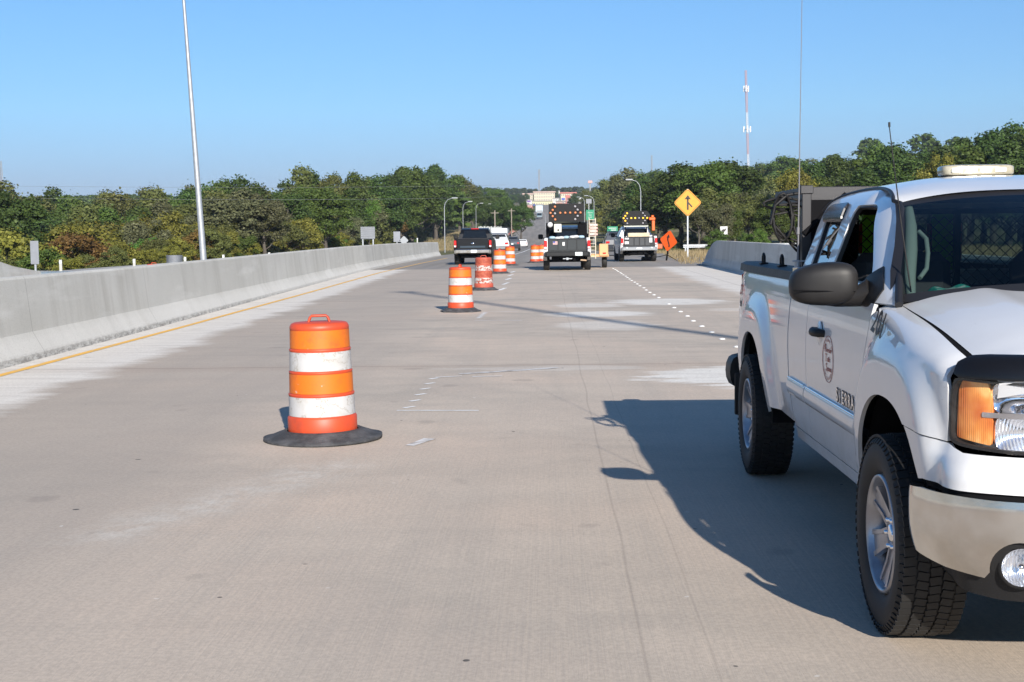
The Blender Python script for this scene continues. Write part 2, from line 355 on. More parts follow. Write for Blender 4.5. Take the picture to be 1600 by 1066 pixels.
strip('side_road', [(-25,-24,-7.9),(40,-25,-8.5),(100,-26,-9.6),(160,-26,-14),(200,-26,-20)], M_road2, -.05, .45)
strip('ramp_road', [(78,8,10),(84,8.4,17),(95,12,26),(120,20,42),(150,30,60)], M_road2, .02, .1)
strip('dirt_track', [(100,15,60),(135,26,120)], pbr('bare_dirt', (.34,.25,.17), .95, col2=(.24,.2,.11), ns=.3, ndet=5), -.02, .1)
# edge line and other markings, 4 mm sheets
strip('yellow_edge_line', [(-5,-6.55,-6.43),(16,-6.68,-6.56),(27,-6.83,-6.71),(38,-6.93,-6.81),(56,-7.2,-7.08),(95,-7.2,-7.08)], M_yellow_line, .004)
def quad_mark(name, a, b, w, mat, dz=.004):   # a painted bar between two ground points
    a, b = Vector(a), Vector(b); d = (b-a).normalized(); nrm = Vector((-d.y, d.x, 0))*w/2; m = MB(); k = max(1, int((b-a).length/.15)); vs = []
    for i in range(k+1):
        p = a.lerp(b, i/k); e = 1+random.uniform(-.25,.25)
        for s_ in (-1, 1): q = p + nrm*s_*e; vs.append((q.x, q.y, zr(q.y)+dz))
    m.add(vs, [(2*i+1,2*i,2*i+2,2*i+3) for i in range(k)]); return tag(m.build(name, mat), kind='structure')
for a, b, w in (((620,642),(748,642),.05),((680,590),(722,588),.045),((738,589),(785,588),.05),((742,501),(816,501),.05),((752,488),(810,487),.05)):
    quad_mark('lane_marking', G(*a), G(*b), w, M_white_line)
quad_mark('lane_marking', G(718,585), G(872,575), .12, M_faint_line)
quad_mark('lane_marking', G(640,697), G(672,686), .10, M_faint_line)
for i in range(6):                        # short survey dabs between the cross lines
    t = i/5; p = G(639,637).lerp(G(678,592), t); quad_mark('survey_dab', p+Vector((-.045,-.05,0)), p+Vector((.05,.07,0)), .05, M_white_line)
for t in np.linspace(0,1,7): p = G(748,497).lerp(G(757,489), t); quad_mark('survey_dab', p+Vector((-.04,-.1,0)), p+Vector((.05,.1,0)), .07, M_white_line)
for t in np.linspace(0,1,5): p = G(783,452).lerp(G(800,425), t); quad_mark('survey_dab', p+Vector((-.03,-.8,0)), p+Vector((.1,.8,0)), .11, M_white_line)
quad_mark('lane_marking', G(786,404), G(836,383.5), .14, M_white_line, .01)
# raised dots of the right lane line
dm = MB()
def dot_mesh():
    d = MB(); d.lathe([(.050,0),(.045,.012),(.03,.018),(.0001,.023)], 14); me = d.build('lane_dot', pbr('white_ceramic', (.60,.60,.58), .35)); return me
d0 = dot_mesh(); yy = 19.0; k = 0
while yy < 60:
    o = d0 if k == 0 else d0.copy()
    if k: COL.objects.link(o)
    gapx = 2.60+.0045*(yy-19)+random.uniform(-.02,.02)
    o.location = (gapx, yy, zr(yy)+.004); tag(o, 'small round white road stud in the dotted lane line left of the parapet', 'road stud', 'white dots of the lane line', None)
    yy += 1.42 if not (29.5 < yy < 31) else 2.9; k += 1
def blob(name, c, rx, ry, mat, seed, n=90, dz=.004, ragged=.35, fine=.16):
    rnd = random.Random(seed); ph = [rnd.uniform(0,6.28) for _ in range(6)]; pts = []
    for i in range(n):
        t = 2*math.pi*i/n; r = 1+ragged*.25*sum(math.sin((k+2)*t+ph[k])/(k+1) for k in range(4))
        ex = 1 + (fine*rnd.uniform(-1,1) if abs(math.cos(t)) > .35 else .12*rnd.uniform(-1,1))
        x = c[0]+rx*r*ex*math.copysign(abs(math.cos(t))**.75, math.cos(t)); y = c[1]+ry*r*math.copysign(abs(math.sin(t))**.8, math.sin(t))
        pts.append((x, y, zr(y)+dz))
    m = MB(); cz = (c[0], c[1], zr(c[1])+dz); m.add([cz]+pts, [(0, 1+i, 1+(i+1)%n) for i in range(n)]); return tag(m.build(name, mat), kind='structure')


# ------------------------------------------------------------------ concrete parapets
def barrier(name, pts, prof, mat, label, cat, seg=999, group=None, side=1):
    b = MB(); ys = [p[0] for p in pts]; y = ys[0]; n = len(prof)
    def sec(y):
        x = np.interp(y, ys, [p[1] for p in pts]); z = zr(y); hs = np.interp(y, ys, [p[2] if len(p) > 2 else 1 for p in pts])
        return [(x+side*a, y, z + h*(hs if h > .3 else 1)) for a, h in prof]
    k = 0
    cen = [(sum(a for a,_ in prof)/n)]*n; core = [(a+(cen[0]-a)*.014, h-.004 if h > .5 else h) for a, h in prof]; full = prof
    prof = core; rows = [sec(q) for q in np.linspace(ys[0]+.05, ys[-1]-.05, 70)]; prof = full
    b.add([p for r_ in rows for p in r_], [(i*n+j, (i+1)*n+j, (i+1)*n+(j+1)%n, i*n+(j+1)%n) for i in range(69) for j in range(n)])
    while y < ys[-1]-.01:
        y1 = min(y+seg, ys[-1]); m = max(2, int((y1-y)/1.5)+1); rows = [sec(q) for q in np.linspace(y+.005, y1-.005, m)]
        vs = [p for r_ in rows for p in r_]
        b.add(vs, [(i*n+j, (i+1)*n+j, (i+1)*n+(j+1)%n, i*n+(j+1)%n) for i in range(m-1) for j in range(n)])
        b.add(rows[0], [tuple(range(n))]); b.add(rows[-1], [tuple(range(n))[::-1]])
        y = y1; k += 1
    o = b.build(name, mat); return tag(o, label, cat, group)
prof = [(0,-.05),(-.015,.085),(-.17,.36),(-.25,1.09),(-.27,1.12),(-.47,1.12),(-.49,1.09),(-.57,.36),(-.70,.085),(-.71,-.05)]
barrier('concrete_barrier', [(-12,-6.55),(5,-6.72),(16.75,-6.93),(29,-7.32),(44.6,-7.78),(57,-8.12),(75,-8.35),(108,-8.6)], prof, M_bar,
        'long pale concrete barrier with flared foot behind the yellow edge line', 'barrier')
profr = [(0,-.3),(0,.09),(.10,.36),(.16,1.12),(.18,1.15),(.42,1.15),(.44,1.12),(.48,-.3)]
pr = barrier('concrete_barrier', [(-12,7.25),(60,7.3),(61.5,7.31,1.0),(63.2,7.32,.80),(63.25,7.32,.66),(64.5,7.35,.60),(64.6,7.36,.35),(65.6,7.36,.33)], profr, M_bar,
        'shaded concrete parapet with stepped end beside the pickup bed, in front of the merge sign', 'barrier')
# far ramp barrier behind the left one
barrier('concrete_barrier', [(33.6,-15.3,.75),(34.6,-15.3,1.0),(36,-15.3,1.02),(37.6,-15.3,.9),(39.5,-15.3,.62),(42,-15.35,.55)], [(0,-.1),(0,.3),(-.1,1.12),(-.3,1.12),(-.4,.3),(-.4,-.1)], M_bar,
        'short low concrete barrier peeking over the long barrier at the left edge', 'barrier')
# ------------------------------------------------------------------ the white pickup in front
M_paint = pbr('white_paintwork', (.80,.80,.80), .22, 0, .9, spec=.5)
def paint_mat():
    n = NT('white_car_paint')
    c = n.mix(n.ramp(n.noise(46, 3, rough=.75), [(.70, 0.), (.74, .5)]), (.60,.60,.60), (.28,.25,.2))
    d = n.noise(5, 5, rough=.65); c = n.mix(n.ramp(d, [(.45, 0.), (.8, .22)]), c, (.47,.44,.40))
    Xo, Yo, Zo = n.xyz(); lowz = n.math('MULTIPLY', n.math('SUBTRACT', .80, Zo), 1.6, True); spl = n.ramp(n.noise(1, 6, n.mapping((9,5,7)), rough=.8), [(.46, 0.), (.66, .75)])
    c = n.mix(n.math('MULTIPLY', spl, lowz), c, (.33,.29,.24)); sc = n.noise(1, 3, n.mapping((60,2.5,60)), rough=.5); c = n.mix(n.ramp(sc, [(.74, 0.), (.77, .5)]), c, (.35,.34,.33))
    n.b.inputs['Coat Weight'].default_value = .9; n.b.inputs['Coat Roughness'].default_value = .04
    return n.out(c, .35, .5)
M_paint = paint_mat()
M_chrome = pbr('dusty_chrome', (.74,.73,.70), .14, 1, col2=(.58,.54,.48), ns=6, ndet=6, bump=.03, bs=14)
M_chromeb = pbr('bright_chrome', (.8,.8,.82), .08, 1)
M_alloy = pbr('alloy_wheel', (.42,.43,.46), .32, .75, col2=(.30,.30,.32), ns=12, ndet=5)
M_dark = pbr('underbody_black', (.006,.006,.007), .9, spec=.1)
M_int = pbr('grey_interior', (.05,.05,.055), .8)
M_trim = pbr('pale_pillar_trim', (.30,.36,.33), .7)
M_amber = NT('amber_lens'); _w = M_amber.t.nodes.new('ShaderNodeTexWave'); _w.inputs['Scale'].default_value = 60; _w.bands_direction = 'X'; M_amber.lk(M_amber.tc, _w.inputs[0]); M_amber.bump(_w.outputs[1], .3, .003)
M_amber = M_amber.out(M_amber.ramp(M_amber.noise(1, 3, M_amber.mapping((9,9,5))), [(.35, (.62,.13,.02)), (.52, (.85,.30,.06)), (.62, (1,.50,.16))]), .22, .6)
M_reflect = pbr('lamp_reflector', (.88,.88,.9), .07, 1, bump=.10, bs=16)
M_lampwhite = pbr('fluted_lamp_glass', (.70,.71,.72), .10, .6, .5, col2=(.9,.9,.92), ns=14, ndet=3, bump=.45, bs=26, nstretch=(4,1,1))
M_flute = NT('fluted_reflector'); _w = M_flute.t.nodes.new('ShaderNodeTexWave'); _w.inputs['Scale'].default_value = 26; _w.bands_direction = 'X'; _w.inputs['Distortion'].default_value = 1.2; M_flute.lk(M_flute.tc, _w.inputs[0]); M_flute.bump(_w.outputs[1], .35, .006); M_flute.b.inputs['Metallic'].default_value = .85; M_flute = M_flute.out((.88,.89,.92), .16, .5)
M_redtext = pbr('brick_red_print', (.36,.09,.06), .6)
M_blktext = pbr('black_print', (.015,.015,.02), .5)
def glass_mat(name, tint, gloss=.03, refl=.10):
    m = bpy.data.materials.new(name); m.use_nodes = True; t = m.node_tree; t.nodes.clear()
    o = t.nodes.new('ShaderNodeOutputMaterial'); tr = t.nodes.new('ShaderNodeBsdfTransparent'); gl = t.nodes.new('ShaderNodeBsdfGlossy'); mx = t.nodes.new('ShaderNodeMixShader')
    tr.inputs[0].default_value = (*tint, 1); gl.inputs['Roughness'].default_value = gloss
    lw = t.nodes.new('ShaderNodeLayerWeight'); lw.inputs[0].default_value = .5
    pw = t.nodes.new('ShaderNodeMath'); pw.operation = 'POWER'; pw.inputs[1].default_value = 4.5; t.links.new(lw.outputs['Facing'], pw.inputs[0])
    ad = t.nodes.new('ShaderNodeMath'); ad.operation = 'ADD'; ad.inputs[1].default_value = refl; ad.use_clamp = True; t.links.new(pw.outputs[0], ad.inputs[0])
    t.links.new(ad.outputs[0], mx.inputs[0]); t.links.new(tr.outputs[0], mx.inputs[1]); t.links.new(gl.outputs[0], mx.inputs[2]); t.links.new(mx.outputs[0], o.inputs[0])
    return m
M_glass = glass_mat('windscreen_glass', (.40,.46,.45), refl=.045)
M_glassd = glass_mat('tinted_glass', (.10,.13,.15), refl=.16)
M_clear = glass_mat('clear_lens', (.92,.93,.95), refl=.06)

# plan curve: straight side, then round the front corner to the centre line
_th = np.linspace(0, math.pi/2, 160); NP_ = 3.2
_pa = 1-np.cos(_th)**(2/NP_); _ps = -.3-.63*np.sin(_th)**(2/NP_)
_al = np.concatenate([[0], np.cumsum(np.hypot(np.diff(_pa), np.diff(_ps)))]); UC = -.3-_al[-1]
def plan(u):
    if u >= -.3: return 0., u, -1., 0.
    l = -.3-u; a = np.interp(l, _al, _pa); s = np.interp(l, _al, _ps); e = .02
    a1, s1 = np.interp(l-e, _al, _pa), np.interp(l-e, _al, _ps); a2, s2 = np.interp(l+e, _al, _pa), np.interp(l+e, _al, _ps)
    da, ds = a2-a1, s2-s1; k = math.hypot(da, ds); return a, s, ds/k, -da/k
base_off = spline([.30,.45,.60,.80,1.0,1.15,1.25,1.33,1.40,1.48], [.17,.135,.105,.083,.078,.086,.098,.118,.15,.18])
ztop = spline([-2.1,-.95,-.75,-.62,-.5,-.1,.23,.45,.6], [1.12,1.12,1.135,1.15,1.175,1.245,1.283,1.305,1.31])
def flare(s, z):
    b = 0
    for s0 in (.02, 3.645):
        r = (abs((s-s0)/(.66 if s0 < 1 else .72))**2.8 + abs((z-.38)/.81)**2.8)**(1/2.8)
        t = min(max((1.06-r)/.20, 0), 1); b = max(b, .046*t*t*(3-2*t))
    return b
def tail(s): return .05*max(0, (s-4.2)/.6)**2 + (.22*max(0,(s-4.72)/.12)**2 if s > 4.72 else 0)
def P_off(u, z, off):
    a, s, na, ns = plan(u); return (a - na*off*1., s - ns*off, z) if False else (a-na*off, s-ns*off, z)
def body_fn(u, v):                        # fender and bed skin; v runs up the panel and rolls over the top edge
    if u < 1: zt, c, b = float(ztop(u)), .075, .115
    else: zt, c, b = 1.375, .03, .05
    vs = zt-c; L = .15 if u < 1 else .06
    if v <= vs: return P_off(u, v, float(base_off(v))-flare(u, v)+tail(u))
    th = (v-vs)/L*1.5; e = 1 if u < 1 else 0
    return P_off(u, vs+c*math.sin(th), float(base_off(vs))-flare(u, vs)*max(0,1-th)+b*(1-math.cos(th))+.03*math.sin(th)*0+tail(u))
VT = .15
def cab_fn(u, z):
    return P_off(u, z, float(base_off(z))-flare(u, z)*.9)
gh_off = spline([1.30,1.40,1.55,1.70,1.755,1.80,1.825,1.85], [.110,.150,.208,.265,.296,.342,.385,.45])
pil = [(.33,1.30),(.46,1.385),(.66,1.53),(.84,1.655),(.98,1.74),(1.12,1.785),(1.35,1.815),(1.75,1.83),(2.15,1.82),(2.36,1.79),(2.46,1.73),(2.49,1.6),(2.49,1.3)]
def _cr(P, k=5):
    o = []
    for i in range(len(P)-1):
        p0, p1, p2, p3 = (np.array(P[max(0,min(len(P)-1,j))]) for j in (i-1,i,i+1,i+2))
        for j in range(k): t = j/k; o.append(tuple(.5*((2*p1)+(-p0+p2)*t+(2*p0-5*p1+4*p2-p3)*t*t+(-p0+3*p1-3*p2+p3)*t**3)))
    return o+[tuple(P[-1])]
pil = _cr(pil[:11])+pil[11:]; NPL = len(pil)-2; _front = [i for i in range(len(pil)-1) if pil[i][0] < 1.3 and i < 40]
def pdist(s, z):
    d = 9
    for i in _front:
        (s0,z0),(s1,z1) = pil[i], pil[i+1]
        t = np.clip(((s-s0)*(s1-s0)+(z-z0)*(z1-z0))/((s1-s0)**2+(z1-z0)**2), 0, 1); d = min(d, math.hypot(s-s0-t*(s1-s0), z-z0-t*(z1-z0)))
    return d
def gh_fn(s, z):
    d = pdist(s, z) if s < 1.5 else 1; f = max(0, 1-d/.17); fr = max(0, 1-(2.49-s)/.10)
    return (float(gh_off(z))+.055*f*f+.05*fr*fr, s, z)

def poly_in(p, poly):
    x, y = p; c = False; n = len(poly)
    for i in range(n):
        x1, y1 = poly[i]; x2, y2 = poly[i-1]
        if (y1 > y) != (y2 > y) and x < (x2-x1)*(y-y1)/(y2-y1)+x1: c = not c
    return c
def densify(poly, res):
    o = []
    for i in range(len(poly)):
        a, b = poly[i], poly[(i+1)%len(poly)]; k = max(1, int(math.hypot(b[0]-a[0], b[1]-a[1])/res))
        o += [(a[0]+(b[0]-a[0])*t/k, a[1]+(b[1]-a[1])*t/k) for t in range(k)]
    return o
def panel(name, outline, fn, mat, parent, holes=(), res=.035, rim=.018, side=-1, lift=0., both=False, smooth=True):
    loops = [densify(outline, res)] + [densify(h, res) for h in holes]
    pts = [p for l in loops for p in l]; nb = len(pts); edges = []; k = 0
    for l in loops: edges += [(k+i, k+(i+1)%len(l)) for i in range(len(l))]; k += len(l)
    B = np.array(pts); x0, y0 = B.min(0); x1, y1 = B.max(0); j = 0; yy = y0+res*.5
    while yy < y1:
        xx = x0+(res*.5 if j % 2 else res)
        while xx < x1:
            if np.min((B[:,0]-xx)**2+(B[:,1]-yy)**2) > (res*.55)**2 and poly_in((xx,yy), loops[0]) and not any(poly_in((xx,yy), h) for h in loops[1:]): pts.append((xx,yy))
            xx += res
        yy += res*.866; j += 1
    vv, ee, ff, ov, oe, of = delaunay_2d_cdt([Vector(p) for p in pts], edges, [], 0, 1e-6)
    tri = []
    for f in ff:
        c = sum((vv[i] for i in f), Vector((0,0)))/len(f)
        if poly_in(c, loops[0]) and not any(poly_in(c, h) for h in loops[1:]): tri.append(tuple(f))
    h = 2e-3; V = []; N = []
    for p in vv:
        q = np.array(fn(p.x, p.y)); du = np.array(fn(p.x+h, p.y))-np.array(fn(p.x-h, p.y)); dv = np.array(fn(p.x, p.y+h))-np.array(fn(p.x, p.y-h))
        n = np.cross(du, dv); n = n/(np.linalg.norm(n)+1e-12)
        V.append(q); N.append(n)
    V = np.array(V); N = np.array(N)      # truck frame: a inward from the side, s rearward, z up; outward = -a side
    ctr = np.array([1.0, 1.6, .9]);
    flip = np.where(np.einsum('ij,ij->i', N, V-ctr) < 0, -1, 1); N = N*(1 if flip.mean() > 0 else -1)[None] if False else N*(1. if flip.mean() > 0 else -1.)
    V = V+N*lift
    obs = []
    for sd in ((-1, 1) if both else (side,)):
        P = np.stack([sd*(1-V[:,0]), V[:,1], V[:,2]], -1); Q = np.stack([-sd*N[:,0], N[:,1], N[:,2]], -1)
        verts = P.tolist(); faces = []; 
        for f in tri:
            a, b, c = (P[i] for i in f[:3]); nn = np.cross(b-a, c-a); faces.append(f if np.dot(nn, Q[f[0]]) > 0 else f[::-1])
        nf = len(faces); norms = {}
        if rim:
            es = {}
            for f in faces:
                for i in range(len(f)): e = (f[i], f[(i+1)%len(f)]); es[e] = 1
            bd = [e for e in es if (e[1], e[0]) not in es]
            m1 = {}
            for a, b in bd:
                for q in (a, b):
                    if q not in m1: m1[q] = (len(verts), len(verts)+1); verts.append(P[q].tolist()); verts.append((P[q]-Q[q]*rim).tolist())
            for a, b in bd: faces.append((m1[b][0], m1[a][0], m1[a][1], m1[b][1]))
        me = bpy.data.meshes.new(name); me.from_pydata(verts, [], faces); me.materials.append(mat)
        me.polygons.foreach_set('use_smooth', [i < nf for i in range(len(faces))])
        ln = []
        for i, f in enumerate(faces):
            for q in f: ln.append(tuple(Q[q]) if i < nf else (0,0,0))
        me.update()
        if smooth: me.normals_split_custom_set(ln)
        obs.append(link(name, me, parent))
    return obs if both else obs[0]

truck = empty('pickup_truck', (1.2936+1.0, 5.4045, 0), 0, 'white work pickup truck parked at the right edge, 201 on its fender', 'pickup truck')
T = truck
def arch(s0, a0, a1, n=40, rx=.54, rz=.565, ex=2.3, zc=.39, front=1):   # arch opening, from angle a0 to a1 (degrees, 0 = rear)
    o = []
    for i in range(n+1):
        t = R(a0+(a1-a0)*i/n); c, s_ = math.cos(t), math.sin(t)
        o.append((s0+rx*math.copysign(abs(c)**(2/ex), c), zc+rz*math.copysign(abs(s_)**(2/ex), s_)))
    return o
def rnd(poly, r=.03, k=4):               # round the corners of a polygon
    o = []; n = len(poly)
    for i in range(n):
        p0, p, p1 = Vector(poly[i-1]), Vector(poly[i]), Vector(poly[(i+1)%n]); d0, d1 = (p0-p), (p1-p); rr = min(r, d0.length*.45, d1.length*.45)
        a, b = p+d0.normalized()*rr, p+d1.normalized()*rr
        for j in range(k+1): t = j/k; q = a*(1-t)**2+p*2*t*(1-t)+b*t*t; o.append((q.x, q.y))
    return o
# fender
fa = arch(.02, 5, 121)
fzt = lambda u: float(ztop(u))-.075+VT*.97
top = [(u, fzt(u)) for u in np.linspace(-.60, .44, 16)]
out = [(.60,.50)] + fa + [(-.42,.883),(-.54,.873),(-.625,.866),(-.635,.95),(-.630,1.05),(-.612,1.105)] + top + [(.475,1.27),(.50,1.2),(.57,1.0),(.625,.85),(.635,.7),(.62,.5)]
panel('fender', out, body_fn, M_paint, T, both=True, res=.03)
# doors
front_door = [(.628,.50),(.643,.7),(.633,.85),(.578,1.0),(.508,1.2),(.485,1.30),(1.885,1.30),(1.885,.50)]
dr = panel('front_door', front_door, cab_fn, M_paint, T, both=True)
panel('rear_door', [(1.893,.50),(1.893,1.30),(2.42,1.30),(2.42,.50)], cab_fn, M_paint, T, both=True)
panel('rocker_panel', [(.60,.43),(.60,.494),(2.42,.494),(2.42,.43)], cab_fn, M_paint, T, both=True, rim=.05)
# cab side with window openings
wf = rnd([(.70,1.375),(.78,1.45),(1.20,1.725),(1.30,1.745),(1.60,1.745),(1.625,1.70),(1.625,1.375)], .05)
wq = rnd([(1.76,1.375),(1.83,1.72),(1.88,1.74),(2.22,1.735),(2.26,1.70),(2.19,1.375)], .04)
gp = [(.345,1.303)]+pil[1:-1]+[(2.49,1.303)]
panel('cab_side', gp, gh_fn, M_paint, T, holes=[wf, wq], both=True, res=.025, rim=.012)
def scaled(poly, k):
    c = np.mean(poly, 0); return [tuple(c+(np.array(p)-c)*k) for p in poly]
M_seal = pbr('window_seal', (.01,.01,.012), .5)
for pl in (wf, wq):
    inner = [tuple(np.mean(pl,0)+(np.array(p)-np.mean(pl,0))*np.array([.93 if pl is wq else .965, .95])) for p in pl]
    for sd in (-1, 1): panel('window_seal', pl, gh_fn, M_seal, T, holes=[inner], side=sd, lift=-.008, res=.03, rim=.02)
for sd in (-1, 1): panel('quarter_window', scaled(wq, .97), gh_fn, glass_mat('quarter_glass', (.03,.05,.07), refl=.30) if sd < 0 else M_glassd, T, side=sd, lift=-.018, rim=0)
panel('door_window', scaled(wf, .98), gh_fn, M_glassd, T, side=1, lift=-.02, rim=0)
# front quarter triangle where the mirror stands
panel('mirror_sail', [(.52,1.255),(.52,1.36),(.66,1.455),(.80,1.40),(.80,1.22)], gh_fn, M_black, T, both=True, lift=.006, rim=.01)
# bed
ba = arch(3.645, -2, 182, rx=.52)
bo = [(2.447,.52)]+[(2.447,1.375-.03+.058), (4.80,1.375-.03+.058),(4.84,1.2),(4.84,.60),(4.17,.54)]+ba[::1][2:-2]+[(3.12,.53)]
panel('bed_side', bo, body_fn, M_paint, T, both=True, res=.035)
rc = MB()
for sd in (-1, 1):
    prf = [(.105,1.335),(.112,1.385),(.15,1.40),(.26,1.40),(.285,1.385)]
    rows = []
    for s in np.linspace(2.45, 4.83, 14): rows.append([(sd*(1-a-tail(min(s,4.7))+.004*(0)), s, z) for a, z in prf])
    n = len(prf); vs = [p for r_ in rows for p in r_]; fs = [(i*n+j, i*n+j+1, (i+1)*n+j+1, (i+1)*n+j) if sd > 0 else (i*n+j, (i+1)*n+j, (i+1)*n+j+1, i*n+j+1) for i in range(13) for j in range(n-1)]
    m = MB(); m.add(vs, fs); m.build('bed_rail_cap', M_black, T)
m = MB()
for a0, a1 in ((.2,.26),(1.74,1.80)): m.box((1-(a0+a1)/2, 3.63, 1.0), (.05, 2.3, .75))
m.box((0, 2.52, 1.0), (1.6, .06, .75)); m.box((0, 3.6, .66), (1.55, 2.3, .05)); m.build('bed_liner', M_dark, T)
m = MB(); m.box((0, 4.80, 1.06), (1.60, .06, .60), bev=.015); m.build('tailgate', M_paint, T)
m = MB(); m.tube([(x,y,.58) for x,y in ((-.915,4.62),(-.925,4.80),(-.86,4.93),(-.7,4.99),(.7,4.99),(.86,4.93),(.925,4.80),(.915,4.62))], .05, 12)
m.v = [(v[0], v[1], .585+(v[2]-.58)*2.3) for v in m.v]; m.build('rear_bumper', M_black, T)
m = MB(); m.prism([(0,0),(.14,0),(.14,.20),(0,.20)], 'z', 0, .02)
for sd in (-1, 1):
    m = MB(); m.box((sd*.80, 4.815, 1.12), (.10, .05, .40), bev=.02); m.build('tail_lamp', pbr('red_lens', (.35,.01,.01), .2, coat=.5), T)
    m = MB(); m.box((sd*.905, 4.20+.02, .47), (.16, .02, .30), bev=.008); m.build('mud_flap', M_rubber, T)
# boxes added under the hood to stop sun leaking through, chassis, liners
m = MB(); m.box((0, -.17, .86), (1.10, .95, .36)); m.box((0, -.50, .75), (1.2, .40, .50)); m.box((0,-.03,1.07),(1.46,.90,.13)); m.box((0,-.40,.90),(1.44,.24,.44)); m.box((0,-.42,.60),(1.4,.2,.35)); m.box((0, 1.9, .52), (1.45, 5.2, .14)); m.box((0, 1.5, .63), (1.50, 1.9, .18)); m.box((0,.55,.9),(1.72,.06,.8)); m.box((0, 2.44, .85), (1.7, .05, .85))
m.tube([(-.85,0,.40),(.85,0,.40)], .05); m.tube([(-.85,3.645,.40),(.85,3.645,.40)], .06); m.lathe([(.0,-.18),(.17,-.1),(.19,0),(.17,.1),(.0,.18)], 16, (0,3.645,.40), 'x'); m.build('chassis', M_dark, T)
for sd in (-1, 1):
    for s0 in (.02, 3.645):
        m = MB(); n = 16; vs = []
        for i in range(n+1):
            t = math.pi*i/n; c, q = math.cos(t), math.sin(t)
            for x in (.10 if s0 < 1 else .10, .42): vs.append((sd*(1-x), s0+.565*math.copysign(abs(c)**.85,c), .42+.57*abs(q)**.85))
        m.add(vs, [(2*i,2*i+1,2*i+3,2*i+2) for i in range(n)], 0, True)
        m.add([(sd*.58, s0-.6, .3),(sd*.58,s0+.6,.3),(sd*.58,s0+.6,1.02),(sd*.58,s0-.6,1.02)], [(0,1,2,3)])
        m.build('wheel_well', M_dark, T)
# hood
def shut(s): return np.interp(s, [-.95,-.75,-.62,-.1,.23,.45], [.30,.245,.222,.212,.208,.205])
zc_ = spline([-.95,-.85,-.75,-.4,0,.3,.5], [1.10,1.165,1.20,1.285,1.345,1.375,1.385])
def hood_pt(q, t):                       # q -1..1 across, t 0..1 rear to front
    aq = abs(q); sr = .47-.30*(1-aq**2.2); sf_c = -.915
    a_sh = .215; a = 1-aq*(1-a_sh); sf = np.interp(a, _pa, _ps)+.075 if a > .02 else -.6
    s = sr+(sf-sr)*t; a = 1-aq*(1-float(shut(s)))
    zs = float(ztop(min(max(s,-.62),.45)))-.004 + (-.0 if s > -.62 else -.5*(-.62-s)**1.6); zc = float(zc_(s))
    w = 1-aq; k = w*w*(3-2*w)*.55+.45*min(1, w/.35)**.8*1
    k = 1-(1-min(1,w/.42))**2.2 if w < .42 else 1
    z = zs+(zc-zs)*(k*.86+.14*(1-aq**2))
    ridge = math.exp(-((aq-.62)/.07)**2)*.008*(1-t*.3); z += ridge*min(1,(1-t)*6)
    e = max(0, (t-.90)/.10); z -= .045*e*e
    return Vector(((-1 if q < 0 else 1)*(1-a), s, z))
m = MB(); nq, nt_ = 96, 50
qs = np.linspace(-1, 1, nq+1); ts = np.concatenate([np.linspace(0,.86,34), np.linspace(.875,1,nt_-33)]); vs = [hood_pt(q, t) for t in ts for q in qs]; K = nq+1
m.add(vs, [(j*K+i, (j+1)*K+i, (j+1)*K+i+1, j*K+i+1) for j in range(len(ts)-1) for i in range(nq)], 0, True)
ed = [hood_pt(q, 1) for q in qs]; m.add(ed+[p-Vector((0,-.02,.05)) for p in ed], [(i, K+i, K+i+1, i+1) for i in range(nq)])
m.build('hood', M_paint, T)
# dark tube added under the shut line to darken the gap and block sun
for sd in (-1, 1):
    m = MB(); pts = [(sd*(1-float(shut(s))-.0), s, float(ztop(s))-.040) for s in np.linspace(-.66,.5,14)]
    m.tube(pts, .032, 8); m.build('hood_gap_dark_fill', M_dark, T)
# bug deflector over the hood's leading edge
def defl_fn(u, v): return P_off(u, 1.098+.088*math.sin(min(1.35, v*1.35)), .070+.095*(1-math.cos(v*1.35)))
uu = list(np.linspace(-.675, UC, 30))
for sd in (-1, 1): panel('bug_deflector', [(uu[0]+.0,.12),(uu[0]-.0,.5),(uu[0]-.05,.82),(uu[0]-.14,.95)]+[(u,1.0) for u in uu[8:]]+[(UC,0)]+[(u,0) for u in uu[::-1][1:-1]], defl_fn, pbr('smoked_deflector', (.006,.006,.007), .22, spec=.35), T, side=sd, res=.03, rim=.01)
for sd in (-1, 1): panel('deflector_light_block', [(-.66,1.085),(-.66,1.135)]+[(u,1.15) for u in uu[3:]]+[(UC,1.085)]+[(u,1.085) for u in uu[::-1][1:]], lambda u, z: P_off(u, z, .125), M_dark, T, side=sd, res=.04, rim=.04)  # dark strip added to stop sun leaking between deflector and hood
